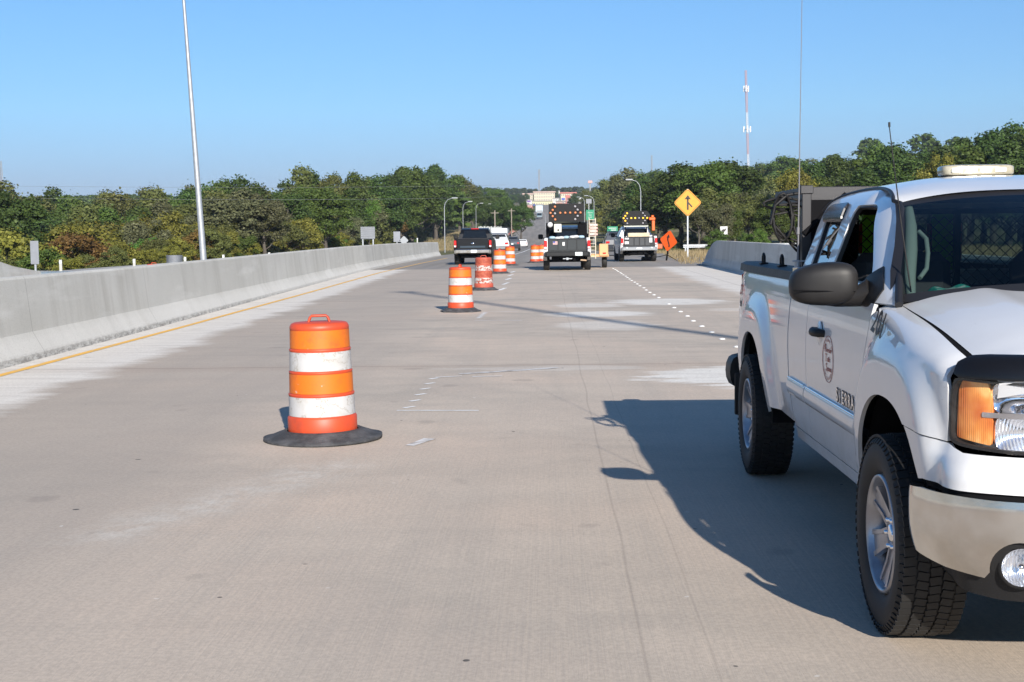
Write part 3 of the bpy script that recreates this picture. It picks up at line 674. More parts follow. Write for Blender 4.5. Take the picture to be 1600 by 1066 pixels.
# headlamp
lo_ = [(-.640,.872),(-.70,.858),(-.9,.846),(-1.16,.842),(-1.16,1.085),(-.9,1.092),(-.70,1.098),(-.668,1.095),(-.645,1.05)]
def lamp_fn(u, z): return P_off(u, z, .082+.10*max(0,(z-1.0))**1.0*.3)
def lamp_in(u, z): return P_off(u, z, .10)
for sd in (-1, 1):
    ctr_l = np.mean(lo_, 0); panel('headlamp_seal', rnd(lo_, .03), lamp_fn, M_black, T, holes=[rnd([(q[0]+(-.012 if q[0] > -.8 else .02 if q[0] < -1.1 else 0), q[1]+(.011 if q[1] < .95 else -.009)) for q in lo_], .03)], side=sd, lift=.002, rim=.02, res=.02)
    hl = panel('headlamp', rnd(lo_, .03), lamp_fn, M_clear, T, side=sd, lift=.004, rim=0, res=.03)
    panel('lamp_housing', [(p[0]+.01*(1 if p[0] > -.8 else -1), p[1]+(.012 if p[1] > 1 else -.012)) for p in lo_], lamp_in, pbr('lamp_bowl', (.50,.50,.50), .3, .5), hl, side=sd, lift=-.085, rim=.03)
    panel('turn_signal', rnd([(-.657,.884),(-.845,.866),(-.850,1.00),(-.825,1.086),(-.69,1.088),(-.664,1.05)], .012), lamp_in, M_amber, hl, side=sd, lift=-.005, rim=.03, res=.02)
    def bowl(uc, zc, hw, hh, dep): return lambda u, z: P_off(u, z, .100+dep*max(0,1-((u-uc)/hw)**2)*max(0,1-((z-zc)/hh)**2))
    panel('high_beam', rnd([(-.858,.986),(-1.15,.986),(-1.15,1.080),(-.850,1.080)], .025), bowl(-1.0,1.033,.15,.05,.075), M_reflect, hl, side=sd, lift=-.006, rim=.02, res=.010)
    panel('low_beam', rnd([(-.862,.858),(-1.15,.854),(-1.15,.962),(-.862,.966)], .03), bowl(-1.0,.91,.15,.056,.055), M_flute, hl, side=sd, lift=-.004, rim=.02, res=.010)
    panel('lamp_divider', rnd([(-.800,.964),(-1.15,.964),(-1.15,.984),(-.800,.982)], .006), lamp_in, M_chromeb, hl, side=sd, lift=-.001, rim=.02, res=.02)
    # bulbs
    a, s, na, ns = plan(-1.0); mb = MB(); mb.lathe([(.001,-.014),(.015,-.010),(.018,.0),(.015,.012),(.001,.02)], 14, (sd*(1-a+na*.10), s-ns*.09, 1.03), 'y'); mb.build('bulb', M_chromeb, hl)
# body coloured strip between lamp and bumper, bumper cap, chrome bumper, valance
def bump_off(z): return np.interp(z, [.30,.38,.44,.50,.58,.66,.70,.72,.76,.82,.86,.90], [.10,.065,.035,.010,-.004,-.006,.002,.020,.012,.022,.045,.075])
_bo = spline([.30,.38,.44,.50,.58,.66,.70,.76,.80,.835,.86,.90], [.11,.07,.042,.020,.004,.002,.006,.014,.035,.085,.11,.115])
def bump_fn(u, z):
    k = min(1, max(0, (-.50-u)/.30)); k = k*k*(3-2*k); bo = float(base_off(z))-flare(u, z)
    return P_off(u, z, (bo+.004)*(1-k)+k*(float(_bo(z))-.030))
us = np.linspace(-.9, UC, 16)
cap = arch(.02, 149, 122)+[(-.42,.877),(-.55,.867),(-.635,.860),(-.66,.852)]+[(u, .838) for u in np.linspace(-.74,UC,14)]+[(UC,.722)]+[(u,.722) for u in us[::-1][1:]]+[(-.6,.718),(-.5,.715)]
panel('bumper_cap', cap, bump_fn, M_paint, T, both=True, res=.03)
# fog lamp position along the plan curve
fu = float(np.interp(.205, _pa, -.3-_al)); fz = .468
def circ(c, r, n=28, a0=0, a1=360): return [(c[0]+r*math.cos(R(a0+(a1-a0)*i/n)), c[1]+r*math.sin(R(a0+(a1-a0)*i/n))) for i in range(n+(0 if a1-a0 == 360 else 1))]
fogu = fu-.10
arc = [(fogu-.105*math.cos(t), .452+.115*math.sin(t)) for t in np.linspace(math.pi, 0, 20)]   # from outer to inner over the lamp
chrome = [(-.515,.700),(-.535,.60),(-.575,.475),(-.72,.445),(fogu+.125,.428)]+arc+[(fogu-.2,.43)]+[(u,.43) for u in np.linspace(fogu-.3, UC, 8)]+[(UC,.700)]+[(u,.700) for u in us[::-1][1:]]+[(-.62,.708)]
def chrome_fn(u, z):
    k = min(1, max(0, (-.36-u)/.24)); k = k*k*(3-2*k); return P_off(u, z, .085*(1-k)+k*(float(_bo(z))-.030))
panel('chrome_bumper', chrome, chrome_fn, M_chrome, T, both=True, lift=.012, res=.025)
panel('bumper_gap', [(-.50,.69),(-.50,.735)]+[(u,.735) for u in us]+[(u,.69) for u in us[::-1]], bump_fn, M_dark, T, both=True, lift=-.015, rim=0)
val = [(-.555,.40),(-.545,.52),(-.72,.50),(fogu+.14,.50)]+[(fogu-.13*math.cos(t), .47+.13*math.sin(t)) for t in np.linspace(math.pi,0,14)]+[(u,.46) for u in np.linspace(fogu-.2,UC,10)]+[(UC,.33)]+[(u,.335) for u in us[::-1][1:]]+[(-.65,.36)]
panel('air_dam', val, bump_fn, pbr('grey_plastic', (.014,.014,.015), .6, spec=.25, bump=.12, bs=200), T, holes=[circ((fogu,fz), .074)], both=True, lift=-.006, res=.025, rim=.05)
for sd in (-1, 1):
    a, s, na, ns = plan(fogu); q0 = Vector((sd*(1-a+na*0), s, fz)); ndir = Vector((sd*(-na)*-1*-1, ns, 0))
    ndir = Vector((-sd*na, ns, 0)).normalized(); ndir = (ndir*.55+Vector((0,-1,0))*.45).normalized(); cen = q0 - ndir*.022
    mb = MB(); mb.lathe([(.0001,.016),(.03,.014),(.055,.006),(.066,-.006),(.070,-.03)], 28, (0,0,0), 'x'); mb2 = MB(); mb2.lathe([(.066,.004),(.076,.004),(.080,-.05)], 28, (0,0,0), 'x')
    rot = ndir.to_track_quat('X','Z').to_matrix(); 
    for b_ in (mb, mb2): b_.v = [tuple(rot@Vector(v)+cen) for v in b_.v]
    fl = mb.build('fog_lamp', M_clear, T); mb2.build('bezel', M_black, fl)
    mb3 = MB(); mb3.lathe([(.0001,-.045),(.02,-.043),(.04,-.034),(.056,-.020),(.066,-.002)], 28, (0,0,0), 'x'); mb4 = MB(); mb4.lathe([(.0001,-.002),(.012,-.006),(.014,-.03)], 12, (0,0,0), 'x')
    for b_ in (mb3, mb4): b_.v = [tuple(rot@Vector(v)+cen) for v in b_.v]
    mb3.build('reflector', M_flute, fl); mb4.build('bulb', M_chromeb, fl)
    # parking trim below the grille line
# grille
def gr_fn(u, z): return P_off(u, z, .075)
for sd in (-1, 1):
    panel('grille', [(-1.18,.83),(-1.18,1.09),(UC,1.09),(UC,.83)], gr_fn, M_dark, T, side=sd, rim=.03, lift=-.02)
    panel('grille_surround', [(-1.165,.835),(-1.165,1.085),(UC,1.085),(UC,.835)], gr_fn, M_chromeb, T, holes=[[(-1.20,.865),(-1.20,1.055),(UC+.002,1.055),(UC+.002,.865)]], side=sd, rim=.03, lift=.0)
m = MB()
for z in (.89,.925,.96,.995,1.03): m.tube([(x, -.935+.20*abs(x)**3+.09, z) for x in np.linspace(-.5,.5,9)], .006, 6)
m.build('grille_bars', M_chromeb, T)
# roof, ditch mouldings
dline = [(gh_off(z)+(.055 if s < 1.0 else .02*max(0,(1.3-s)/.3)), s, z) for s, z in pil[:NPL]]; dl = np.array([[float(a) for a in p] for p in dline])
def ditch(s): return np.interp(s, dl[:,1], dl[:,0]), np.interp(s, dl[:,1], dl[:,2])
m = MB(); nq = 40; rows = []
for t in np.linspace(0, 1, 30):
    row = []
    for q in np.linspace(-1, 1, nq+1):
        s0 = .985+.0*abs(q); s1 = 2.47; s = s0+(s1-s0)*t; a_e, z_e = ditch(max(s, .98)); zc = float(spline([.95,1.1,1.3,1.6,2.1,2.35,2.47],[1.79,1.825,1.862,1.888,1.888,1.86,1.79])(s))
        s_off = -.05*(1-q*q)*(1-t)**4; w = abs(q)
        row.append((q*(1-a_e), s+s_off, z_e+(zc-z_e)*(1-w**3.2)))
    rows.append(row)
K = nq+1; m.add([p for r_ in rows for p in r_], [(j*K+i, j*K+i+1, (j+1)*K+i+1, (j+1)*K+i) for j in range(29) for i in range(nq)], 0, True)
m.build('roof', M_paint, T)
for sd in (-1, 1):
    m = MB(); m.tube([(sd*(1-a-(.010 if z < 1.72 else .004)), s, z+.002) for a, s, z in dline], [.017 if z < 1.72 else .010 for a, s, z in dline], 8); m.build('roof_moulding', M_seal, T)
# windscreen
def ws_pt(q, r):
    aq = abs(q); bx, bs, bz = 1-.185*1-0, .40-.27*(1-aq**2), 1.305+.065*(1-aq**2)
    if r < 0: r = r
    pa, ps_, pz = np.interp(r, [0,.25,.5,.78,1], [.190,.215,.26,.312,.345]), np.interp(r, [0,.25,.5,.78,1], [.40,.53,.66,.84,.99]), np.interp(r, [0,.25,.5,.78,1], [1.305,1.43,1.53,1.655,1.748])
    sc, zc = np.interp(r, [0,1], [.13,.95]), np.interp(r, [0,1], [1.37,1.795])
    k = 1-aq**2.4
    return Vector((q*(1-pa), ps_+(sc-ps_)*k-.02*math.sin(r*math.pi), pz+(zc-pz)*k+.02*math.sin(r*math.pi)))
m = MB(); nq, nr = 40, 16; K = nq+1; vs = [ws_pt(q, r) for r in np.linspace(0,1,nr+1) for q in np.linspace(-1.035,1.035,nq+1)]
for j in range(nr):
    for i in range(nq):
        fr = i < 1 or i >= nq-1 or j < 1 or j >= nr-1
        m.f.append((j*K+i, j*K+i+1, (j+1)*K+i+1, (j+1)*K+i)); m.m.append(1 if fr else 0); m.sm.append(True)
m.v = [tuple(v) for v in vs]; wsg = m.build('windscreen', [M_glass, M_seal], T)
m = MB(); rows = []                      # cowl
for q in np.linspace(-1, 1, 31):
    hp = hood_pt(q*.999, 0); wp = ws_pt(q*.985, .02); rows.append((hp+Vector((0,.0,-.012)), (hp+wp)/2+Vector((0,0,-.018)), wp+Vector((0,.01,-.004))))
m.add([p for r_ in rows for p in r_], [(3*i+j, 3*i+j+1, 3*i+4+j, 3*i+3+j) for i in range(30) for j in range(2)], 0, True); m.build('cowl', M_black, T)
m = MB()
for x0, x1 in ((-.30, .42), (.36, .98)):
    q0, q1 = ws_pt(x0, .02), ws_pt(x1*.98, .075); m.tube([q0+Vector((0,-.02,.012)), (q0+q1)/2+Vector((0,-.025,.02)), q1+Vector((0,-.02,.012))], [.010,.014,.007], 8)
m.build('wiper', M_black, T)
# back wall of the cab with its window
m = MB(); 
m.box((0, 2.48, 1.33), (1.6, .04, .12)); m.box((0,2.46,1.76),(1.25,.04,.08)); m.build('cab_back', M_paint, T)
for sd in (-1, 1): m = MB(); m.box((sd*.66, 2.47, 1.55), (.12,.04,.36), mat=Matrix.Rotation(-sd*.3,3,'Y')); m.build('cab_back_pillar', M_paint, T)
m = MB(); m.box((0,2.47,1.56),(1.25,.008,.36)); m.build('rear_window', glass_mat('rear_glass', (.60,.68,.66), refl=.05), T)
# interior
m = MB(); m.box((0, .62, 1.20), (1.62, .42, .22), bev=.06); m.box((0,.95,.95),(.5,.4,.5),bev=.03); m.box((0,1.4,.62),(1.6,1.7,.06)); m.build('dashboard', M_int, T)
for sd in (-1, 1):
    st = MB(); st.box((sd*.42, 1.55, .92), (.56,.52,.18), bev=.06); st = st.build('seat', M_int, T)
    b_ = MB(); b_.box((sd*.42, 1.86, 1.20), (.52,.16,.60), bev=.06, mat=Matrix.Rotation(-.15,3,'X')); b_.build('backrest', M_int, st)
    b_ = MB(); b_.box((sd*.42, 1.92, 1.56), (.28,.10,.17), bev=.04); b_.build('headrest', M_int, st)
m = MB(); m.lathe([(.185,-.012),(.197,0),(.185,.012),(.173,0)], 28, (0,0,0), 'y', close=True); m.box((0,0,0),(.36,.03,.05),bev=.01)
rot = Matrix.Rotation(.4,3,'X'); m.v = [tuple(rot@Vector(v)+Vector((.42,1.0,1.24))) for v in m.v]; m.build('steering_wheel', M_int, T)
m = MB()                                  # headliner
m.box((0,1.80,1.775),(1.05,1.0,.02)); m.build('headliner', M_int, T)
for sd in (-1, 1):
    pts = [ws_pt(sd*.93, r)+Vector((0,.05,-.01)) for r in (.02,.2,.45,.7,.93)]; m = MB(); m.tube(pts, [.02,.026,.03,.028,.02], 8); pt = m.build('pillar_trim', M_trim, T)
    g_ = MB(); pp = [ws_pt(sd*.89, r)+Vector((-sd*.0,.02,-.03)) for r in (.22,.3,.45,.6,.68)]; pp[1] += Vector((-sd*.03,.0,0)); pp[2] += Vector((-sd*.035,0,0)); pp[3] += Vector((-sd*.03,0,0)); g_.tube(pp, .010, 8); g_.build('grab_handle', M_trim, pt)
# expanded metal cage behind the seats
m = MB(); w, h = .062, .030; x = -.66
def strand(p, q): m.tube([p, q], .0022, 4, smooth=False, cap=False)
for row in range(13):
    for cx in range(22):
        X0_ = -.66+cx*w+(w/2 if row % 2 else 0); Z0_ = 1.30+row*h
        if abs(X0_+w/2) < .66-max(0,(Z0_-1.5))*.35:
            strand((X0_,2.30,Z0_),(X0_+w/2,2.30,Z0_+h)); strand((X0_+w,2.30,Z0_),(X0_+w/2,2.30,Z0_+h))
m.box((0,2.30,1.29),(1.36,.03,.03)); m.box((0,2.30,1.72),(1.2,.03,.03)); m.box((0,2.305,1.5),(.035,.03,.42)); m.build('window_guard', M_black, T)
# door furniture, near side and its mirror image
mould = spline([.60,.70,.79,.84], [.078,.052,.050,.078])
def mould_fn(u, z): return P_off(u, z, float(base_off(.74))-flare(u,.74)*.9-.022*math.sin(math.pi*min(1,max(0,(z-.685)/.105)))**.5)
for sd in (-1, 1):
    panel('door_moulding', rnd([(.675,.690),(.665,.785),(1.878,.785),(1.878,.690)], .012), mould_fn, M_paint, T, side=sd, res=.012, rim=.02)
    panel('door_moulding', rnd([(1.90,.690),(1.90,.785),(2.41,.785),(2.41,.690)], .012), mould_fn, M_paint, T, side=sd, res=.02, rim=.02)
    for a_, b_ in ((.69,1.86),(1.915,2.395)):
        m = MB(); m.tube([(sd*(1-P_off(u,.78,0)[0]-float(base_off(.79))+flare(u,.79)*.9+.010), u, .783) for u in np.linspace(a_,b_,12)], .005, 6); m.build('chrome_strip', M_chromeb, T)
    x = lambda s, z: sd*(1-cab_fn(s, z)[0])
    hx = x(1.66,1.105)
    hz = 1.098; hs = 1.52
    m = MB(); m.tube([(hx-sd*.012,hs+.11,hz+.006),(hx+sd*.022,hs+.075,hz+.008),(hx+sd*.036,hs,hz+.008),(hx+sd*.022,hs-.075,hz+.006),(hx-sd*.012,hs-.11,hz+.004)], [.016,.021,.024,.022,.017], 10)
    dh = m.build('door_handle', M_black, T)
    m = MB(); m.lathe([(.001,.010),(.05,.006),(.058,0)], 20, (hx, hs, hz), 'x'); 
    if sd < 0: m.v = [(2*hx-v[0]-.002, v[1], v[2]*1.0) for v in m.v]
    m.v = [(v[0], v[1], (v[2]-hz)*1.1+hz) for v in m.v]; m.build('handle_cup', M_paint, dh)
# mirrors
def superell(c, rad, e1=.55, e2=.6, nu=28, nv=16, shear=0):
    vs = []; sg = lambda v, e: math.copysign(abs(v)**e, v)
    for j in range(nv+1):
        ph = -math.pi/2+math.pi*j/nv
        for i in range(nu):
            th = 2*math.pi*i/nu; x = rad[0]*sg(math.cos(ph),e1)*sg(math.cos(th),e2); y = rad[1]*sg(math.cos(ph),e1)*sg(math.sin(th),e2); z = rad[2]*sg(math.sin(ph),e1)
            vs.append((x+c[0], y+c[1]+shear*x, z+c[2]))
    return vs, [(j*nu+i, j*nu+(i+1)%nu, (j+1)*nu+(i+1)%nu, (j+1)*nu+i) for j in range(nv) for i in range(nu)]
M_mirror = pbr('scuffed_black_plastic', (.009,.009,.010), .48, spec=.25, col2=(.019,.018,.018), ns=5, ndet=5, bump=.03, bs=400)
for sd in (-1, 1):
    c = (sd*(1+.058), .76, 1.378); m = MB(); vs, fs = superell(c, (.148,.085,.098), .62, .62, shear=sd*.18)
    vs2 = []
    for v in vs:
        dx = (v[0]-c[0])*sd; zz = v[2]-c[2]
        if zz < 0: zz *= 1-.25*max(0,-dx/.15)*0
        zz *= (1-.16*max(0,dx/.15)) ; y_ = v[1]; 
        if y_ > c[1]+.05: y_ = c[1]+.05
        vs2.append((v[0], y_, zz+c[2]+.008*(-dx/.15)))
    m.add(vs2, fs, 0, True); mr = m.build('side_mirror', M_mirror, T)
    m = MB(); m.box((c[0], c[1]+.052, c[2]), (.25,.006,.15), bev=.002, mat=Matrix.Rotation(sd*.18,3,'Z')); m.build('mirror_glass', M_chromeb, mr)
    m = MB(); m.tube([(sd*1.12, .75, 1.325),(sd*1.0,.745,1.318),(sd*.90,.72,1.325),(sd*.855,.70,1.345)], [.034,.044,.050,.060], 12); m.build('mirror_arm', M_mirror, mr)
    m = MB(); m.tube([(sd*(1.2), .70, 1.352),(sd*1.1,.678,1.349),(sd*1.0,.672,1.347),(sd*.93,.675,1.346)], .003, 4); m.build('mirror_seam', M_dark, mr)
# rain visor over the quarter window
def vis_fn(u, z): a, s, zz = gh_fn(u, z); return (a-.018*math.sin(math.pi*min(1,max(0,(1.775-z)/.11)))**.7, s, zz)
for sd in (-1, 1): panel('rain_visor', rnd([(1.80,1.665),(1.83,1.765),(2.25,1.762),(2.285,1.67)], .03), vis_fn, pbr('smoked_visor', (.012,.014,.02), .25), T, side=sd, res=.015, rim=.01, lift=.004)
# writing
fr_side = (Vector((0,-1,0)), Vector((0.10,0,1)))    # on the near side words run towards the front of the truck
def side_text(txt, size, mat, s, z, fn=cab_fn, bold=0, name='lettering', rise=0, ext=.0003, lean=0, parent=None, lift=.0025):
    a = fn(s, z)[0]; a2 = fn(s, z+.03)[0]; up = Vector((a2-a, 0, .03)).normalized(); rt = Vector((0,-1,0))
    rt2 = (rt*math.cos(rise)+up*math.sin(rise)); up2 = (up*math.cos(rise)-rt*math.sin(rise))
    n = rt.cross(up); return text_mesh(txt, size, mat, parent or T, Vector((-(1-a), s, z))+n*lift, (rt2, up2), ext, name, bold=bold)
for k, ch in enumerate('SIERRA'):
    s_ = 1.085-k*.066+(.012 if k == 1 else .004 if k == 2 else 0)
    side_text(ch, .095, M_blktext, s_, .830, bold=.004, name='badge_backing', ext=.0003); side_text(ch, .085, M_chromeb, s_-.003, .8315, bold=.001, name='badge_letter', ext=.0005, lift=.005)
el_ = [(-(1-cab_fn(1.30+.125*math.cos(t), .985+.115*math.sin(t))[0])-.002, 1.30+.125*math.cos(t), .985+.115*math.sin(t)) for t in np.linspace(0, 2*math.pi, 49)]
m = MB(); m.tube(el_, .0013, 4, cap=False); lg = m.build('door_logo', M_redtext, T)
for txt, sz, z, ds, bo_ in (('R', .058, 1.034, .055, .001), ('iverside', .036, 1.030, -.022, .001), ('T', .058, .988, .04, .001), ('raffic', .036, .984, -.018, .001), ('S', .058, .942, .03, .001), ('ystems', .036, .938, -.035, .001)):
    side_text(txt, sz, M_redtext, 1.30+ds, z, bold=.0002, name='logo_lettering', parent=lg)
for k, ch in enumerate('New Albany, MS'):
    t = R(150-120*k/13); side_text(ch, .024, M_redtext, 1.30-.103*math.cos(t), .985+.095*math.sin(t), bold=0, name='logo_lettering', rise=t-math.pi/2, parent=lg)
for k, ch in enumerate('662-534-6497'):
    t = R(218+104*k/11); side_text(ch, .022, M_redtext, 1.30-.103*math.cos(t), .985+.098*math.sin(t), bold=0, name='logo_lettering', rise=t+math.pi/2, parent=lg)
for k, ch in enumerate('201'): side_text(ch, .15, M_blktext, .385-k*.072, (1.232,1.222,1.214)[k], fn=body_fn, bold=.003, name='fleet_number', rise=-.12, lift=.006)
side_text('Z71', .095, M_redtext, 4.42, 1.20, fn=body_fn, bold=.003, name='bed_decal'); side_text('4x4', .08, M_blktext, 4.40, 1.11, fn=body_fn, bold=.003, name='bed_decal')
# wheels
def tyre_mesh(big=True):
    m = MB(); r, w = .402, .128
    prof = [(.235,-.095),(.262,-.122),(.31,-.132),(.355,-.128),(.385,-.112),(.394,-.100)]
    prof = prof+[(r-.0075,-.098),(r-.0075,.098)]+[(a,-b) for a,b in prof[::-1]]
    m.lathe(prof, 64, axis='x', close=False)
    n = 66
    for k in range(n):                    # tread blocks in five ribs, staggered
        for rib, (x, bw, sk) in enumerate(((-.099,.044,.25),(-.050,.043,-.35),(-.002,.042,.35),(.047,.043,-.35),(.098,.044,.25))):
            t = 2*math.pi*(k+.5*(rib%2))/n; d = 2*math.pi*r/n*.86
            mat = Matrix.Rotation(-t, 3, 'X') @ Matrix.Rotation(sk*.5, 3, 'Z')
            c = Matrix.Rotation(-t,3,'X') @ Vector((x, 0, r-.004 - (.005 if rib in (0,4) else 0)))
            m.box(c, (bw, d, .010), mat=mat)
        for sx in (-1, 1):                # shoulder lugs
            t = 2*math.pi*(k+.25)/n; mat = Matrix.Rotation(-t,3,'X') @ Matrix.Rotation(sx*.9,3,'Y'); c = Matrix.Rotation(-t,3,'X') @ Vector((sx*.121, 0, r-.028)); m.box(c, (.030, 2*math.pi*r/n*.5, .006), mat=mat)
    return m
TY = tyre_mesh(); ty0 = None
def rim_mesh():
    m = MB(); m.lathe([(.240,-.10),(.236,-.118),(.226,-.120),(.222,-.108),(.214,-.095),(.205,-.03),(.200,.09),(.23,.10)], 48, axis='x')
    m.lathe([(.02,-.070),(.062,-.074),(.070,-.066),(.078,-.05),(.08,-.02)], 24, axis='x')
    for k in range(6):
        t = 2*math.pi*k/6+.12; Rm = Matrix.Rotation(t,3,'X')
        for sg in (-1, 1):                # each spoke is a pair of bars with a recess between
            vs = []
            for rr, hw, x0, off in ((.05,.009,-.066,.030),(.13,.009,-.078,.033),(.20,.010,-.094,.044),(.222,.014,-.102,.050)):
                for dx, dw in ((0,-1),(0,1),(.026,1),(.026,-1)): vs.append(Rm@Vector((x0+dx, sg*off+dw*hw, rr)))
            fs = [(4*i+j, 4*i+(j+1)%4, 4*(i+1)+(j+1)%4, 4*(i+1)+j) for i in range(3) for j in range(4)]
            m.add(vs, fs)
        vs = []
        for rr, hw, x0 in ((.05,.034,-.060),(.13,.037,-.071),(.218,.052,-.092)):
            for dx, dw in ((0,-1),(0,1),(.02,1),(.02,-1)): vs.append(Rm@Vector((x0+dx, dw*hw, rr)))
        m.add(vs, [(4*i+j, 4*i+(j+1)%4, 4*(i+1)+(j+1)%4, 4*(i+1)+j) for i in range(2) for j in range(4)])
    return m
RM = rim_mesh(); ty_me = rim_me = None
for sd in (-1, 1):
    for s0 in (0, 3.645):
        rt = random.uniform(0, 1) if s0 else .0
        w_ = MB(); w_.lathe([(.19,-.02),(.19,.09),(.02,.09)], 32, axis='x'); w_.lathe([(.04,-.015),(.155,-.015),(.155,.01),(.04,.01)], 32, axis='x', close=True)
        wo = w_.build('wheel', M_dark, T, (sd*(1-.085-.055), s0, .402)); wo.rotation_euler = (rt, 0, 0 if sd < 0 else math.pi)
        if ty_me is None:
            t1 = TY.build('tyre', M_rubber, wo); ty_me = t1.data; t2 = RM.build('rim', M_alloy, wo); rim_me = t2.data
            m = MB(); m.lathe([(.0001,-.084),(.030,-.082),(.038,-.076),(.042,-.06)], 24, axis='x'); cap_me = m.build('hub_cap', M_chromeb, wo).data
            m = MB(); m.lathe([(.0001,-.086),(.009,-.084),(.011,-.06)], 8, axis='x'); nut_me = m.build('lug_nut', M_chromeb, wo).data; bpy.data.objects.remove(bpy.data.objects['lug_nut'])
        else: link('tyre', ty_me, wo); link('rim', rim_me, wo); link('hub_cap', cap_me, wo)
        for k in range(6): t = 2*math.pi*(k+.5)/6+.12; link('lug_nut', nut_me, wo, (0, .060*math.sin(t), .060*math.cos(t)))
# antennas
m = MB(); m.lathe([(.022,0),(.016,.02),(.008,.035)], 12, (-.745, .42, 1.292)); p0 = Vector((-.745,.42,1.31)); p1 = Vector((-.83,.50,2.058)); m.tube([p0, p0.lerp(p1,.5)+Vector((-.004,0,0)), p1], [.0035,.003,.0022], 6); m.tube([p1, p1+Vector((0,.003,.02))], .005, 6); m.build('radio_aerial', M_black, T)
# ------------------------------------------------------------------ fittings of the white pickup
def tl(a, s, z): return Vector((-(1-a), s, z))
lb = MB(); lb.add(*superell((-.04,1.86,1.925), (.19,.085,.030), .35, .45), 0, True)
lbar = lb.build('light_bar', pbr('clear_amber_dome', (.26,.235,.17), .2, coat=.5, col2=(.38,.35,.27), ns=20), T)
m = MB(); m.box((-.04,1.86,1.893), (.34,.14,.012), bev=.004); m.build('base_plate', M_black, lbar)
for k, x in enumerate((-.16,-.085,-.01,.065)): m = MB(); m.box((x,1.775,1.925), (.055,.012,.022), bev=.003); m.build('led_lamp', pbr('lit_led', (.9,.88,.75), .3, emit=(2.2 if k in (1,2) else .5), ecol=(1,.96,.8)), lbar)
m = MB(); m.tube([tl(.150,2.53,1.38), tl(.153,2.53,1.52), tl(.1625,2.535,2.25), tl(.176,2.55,3.25)], [.009,.0055,.0026,.0015], 8); m.tube([tl(.152,2.53,1.60), tl(.153,2.53,1.64)], .010, 8)
wa = m.build('whip_aerial', pbr('grey_fibreglass', (.14,.14,.15), .5), T)
m = MB(); m.box(tl(.17,2.53,1.445), (.10,.04,.008)); m.tube([tl(.15,2.53,1.39),tl(.15,2.53,1.45)], .018, 10); m.build('bracket', M_galv, wa)
for k, s in enumerate((3.12, 3.84)):
    m = MB(); m.box(tl(.16,s,1.405),(.05,.10,.012),bev=.003); m.tube([tl(.16,s-.03,1.41),tl(.16,s-.028,1.45),tl(.16,s,1.468),tl(.16,s+.028,1.45),tl(.16,s+.03,1.41)], .010, 8); m.build('tie_down_cleat', M_black, T)
ab = MB(); ab.box((0, 3.18, 1.835), (1.50,1.05,.05), bev=.006); abo = ab.build('arrow_board', pbr('board_black', (.02,.02,.022), .5), T)
m = MB()
for y in (2.66,3.70): m.box((0,y,1.835),(1.56,.05,.085),bev=.004)
for x in (-.76,.76): m.box((x,3.18,1.835),(.05,1.08,.084),bev=.004)
m.build('board_frame', pbr('dull_black_steel', (.022,.022,.025), .5, .2), abo)
for x in (-.785,.785):
    m = MB(); m.box((x*.80,2.62,1.60),(.30,.012,.40)); m.build('rack_plate', M_dark, abo)
    for s in (2.63,): m = MB(); m.box((x,s,1.61),(.055,.06,.54),bev=.004); m.box((x,s,1.86),(.075,.075,.05),bev=.004); m.build('post', pbr('dull_black_steel', (.022,.022,.025), .5, .2), abo)
m = MB(); m.tube([(-.80,2.6,1.6),(-.55,2.62,1.83)],.018,8); m.build('brace', M_dark, abo)
for k, (y_, lz) in enumerate(((3.0,1.80),(3.4,1.80))):
    for x in np.linspace(-.6,.6,5): m = MB(); m.lathe([(.001,.0),(.05,-.004),(.06,-.02),(.06,-.028)],14,(x,y_,1.81)); m.build('board_lamp', M_amber, abo)
rnd2 = random.Random(5)
for k in range(4):
    pts = []; cx, cz, rx, rz = (-.93,1.70,.055,.14) if k < 3 else (-.93,1.78,.09,.05)
    cx += rnd2.uniform(-.02,.02)
    for i in range(17):
        t = 2.0+k*.5+2*math.pi*i/13; pts.append((cx+rx*math.cos(t)*(1+.1*k), 2.60+.02*k+.015*math.sin(3*t), cz+rz*math.sin(t)*(1-.12*k)))
    pts = [Vector((-.83,2.64,1.80-.03*k))]+[Vector(p) for p in pts]+[Vector((-.83,2.66,1.50+.03*k))]
    m = MB(); m.tube(pts, .0075, 6); m.build('cable', M_black, T)
m = MB(); m.tube([(-.83,2.62,1.84),(-.90,2.60,1.83),(-.97,2.60,1.77),(-.995,2.60,1.66)], .011, 6); m.tube([(-.80,2.7,1.35),(-.82,2.68,1.55),(-.79,2.72,1.72)], .012, 6); m.build('cable', M_black, T)
# things inside the pickup
mm = MB(); vs, fs = superell((-.50,.62,1.325), (.13,.07,.038), .9, .9); vs = [(v[0], v[1], v[2]+.01*math.sin(v[0]*50)+.006*math.sin(v[1]*90)) for v in vs]; mm.add(vs, fs, 0, True)
o = mm.build('cloth', pbr('teal_cloth', (.02,.32,.26), .8, col2=(.55,.62,.6), ns=14, contrast=(.5,.62))); o.location = truck.location; tag(o, 'crumpled teal and white cloth lying on the dashboard behind the windscreen', 'cloth')
mm = MB(); mm.add([(-.10,0,-.26),(.10,0,-.26),(.12,.015,.05),(.09,0,.26),(.03,0,.28),(-.03,0,.28),(-.09,0,.26),(-.12,.015,.05)], [tuple(range(8))]); mm.add([(v[0],v[1]+.03,v[2]) for v in mm.v[:8]], [tuple(range(8))[::-1]])
mm.add([v for v in mm.v[:16]], [(i,(i+1)%8,8+(i+1)%8,8+i) for i in range(8)])
vo = mm.build('safety_vest', pbr('hi_vis_lime', (.30,.75,.04), .8)); vo.location = truck.location+Vector((-.04,2.40,1.55)); tag(vo, 'lime safety vest with red edges behind the guard in the windscreen centre', 'safety vest')
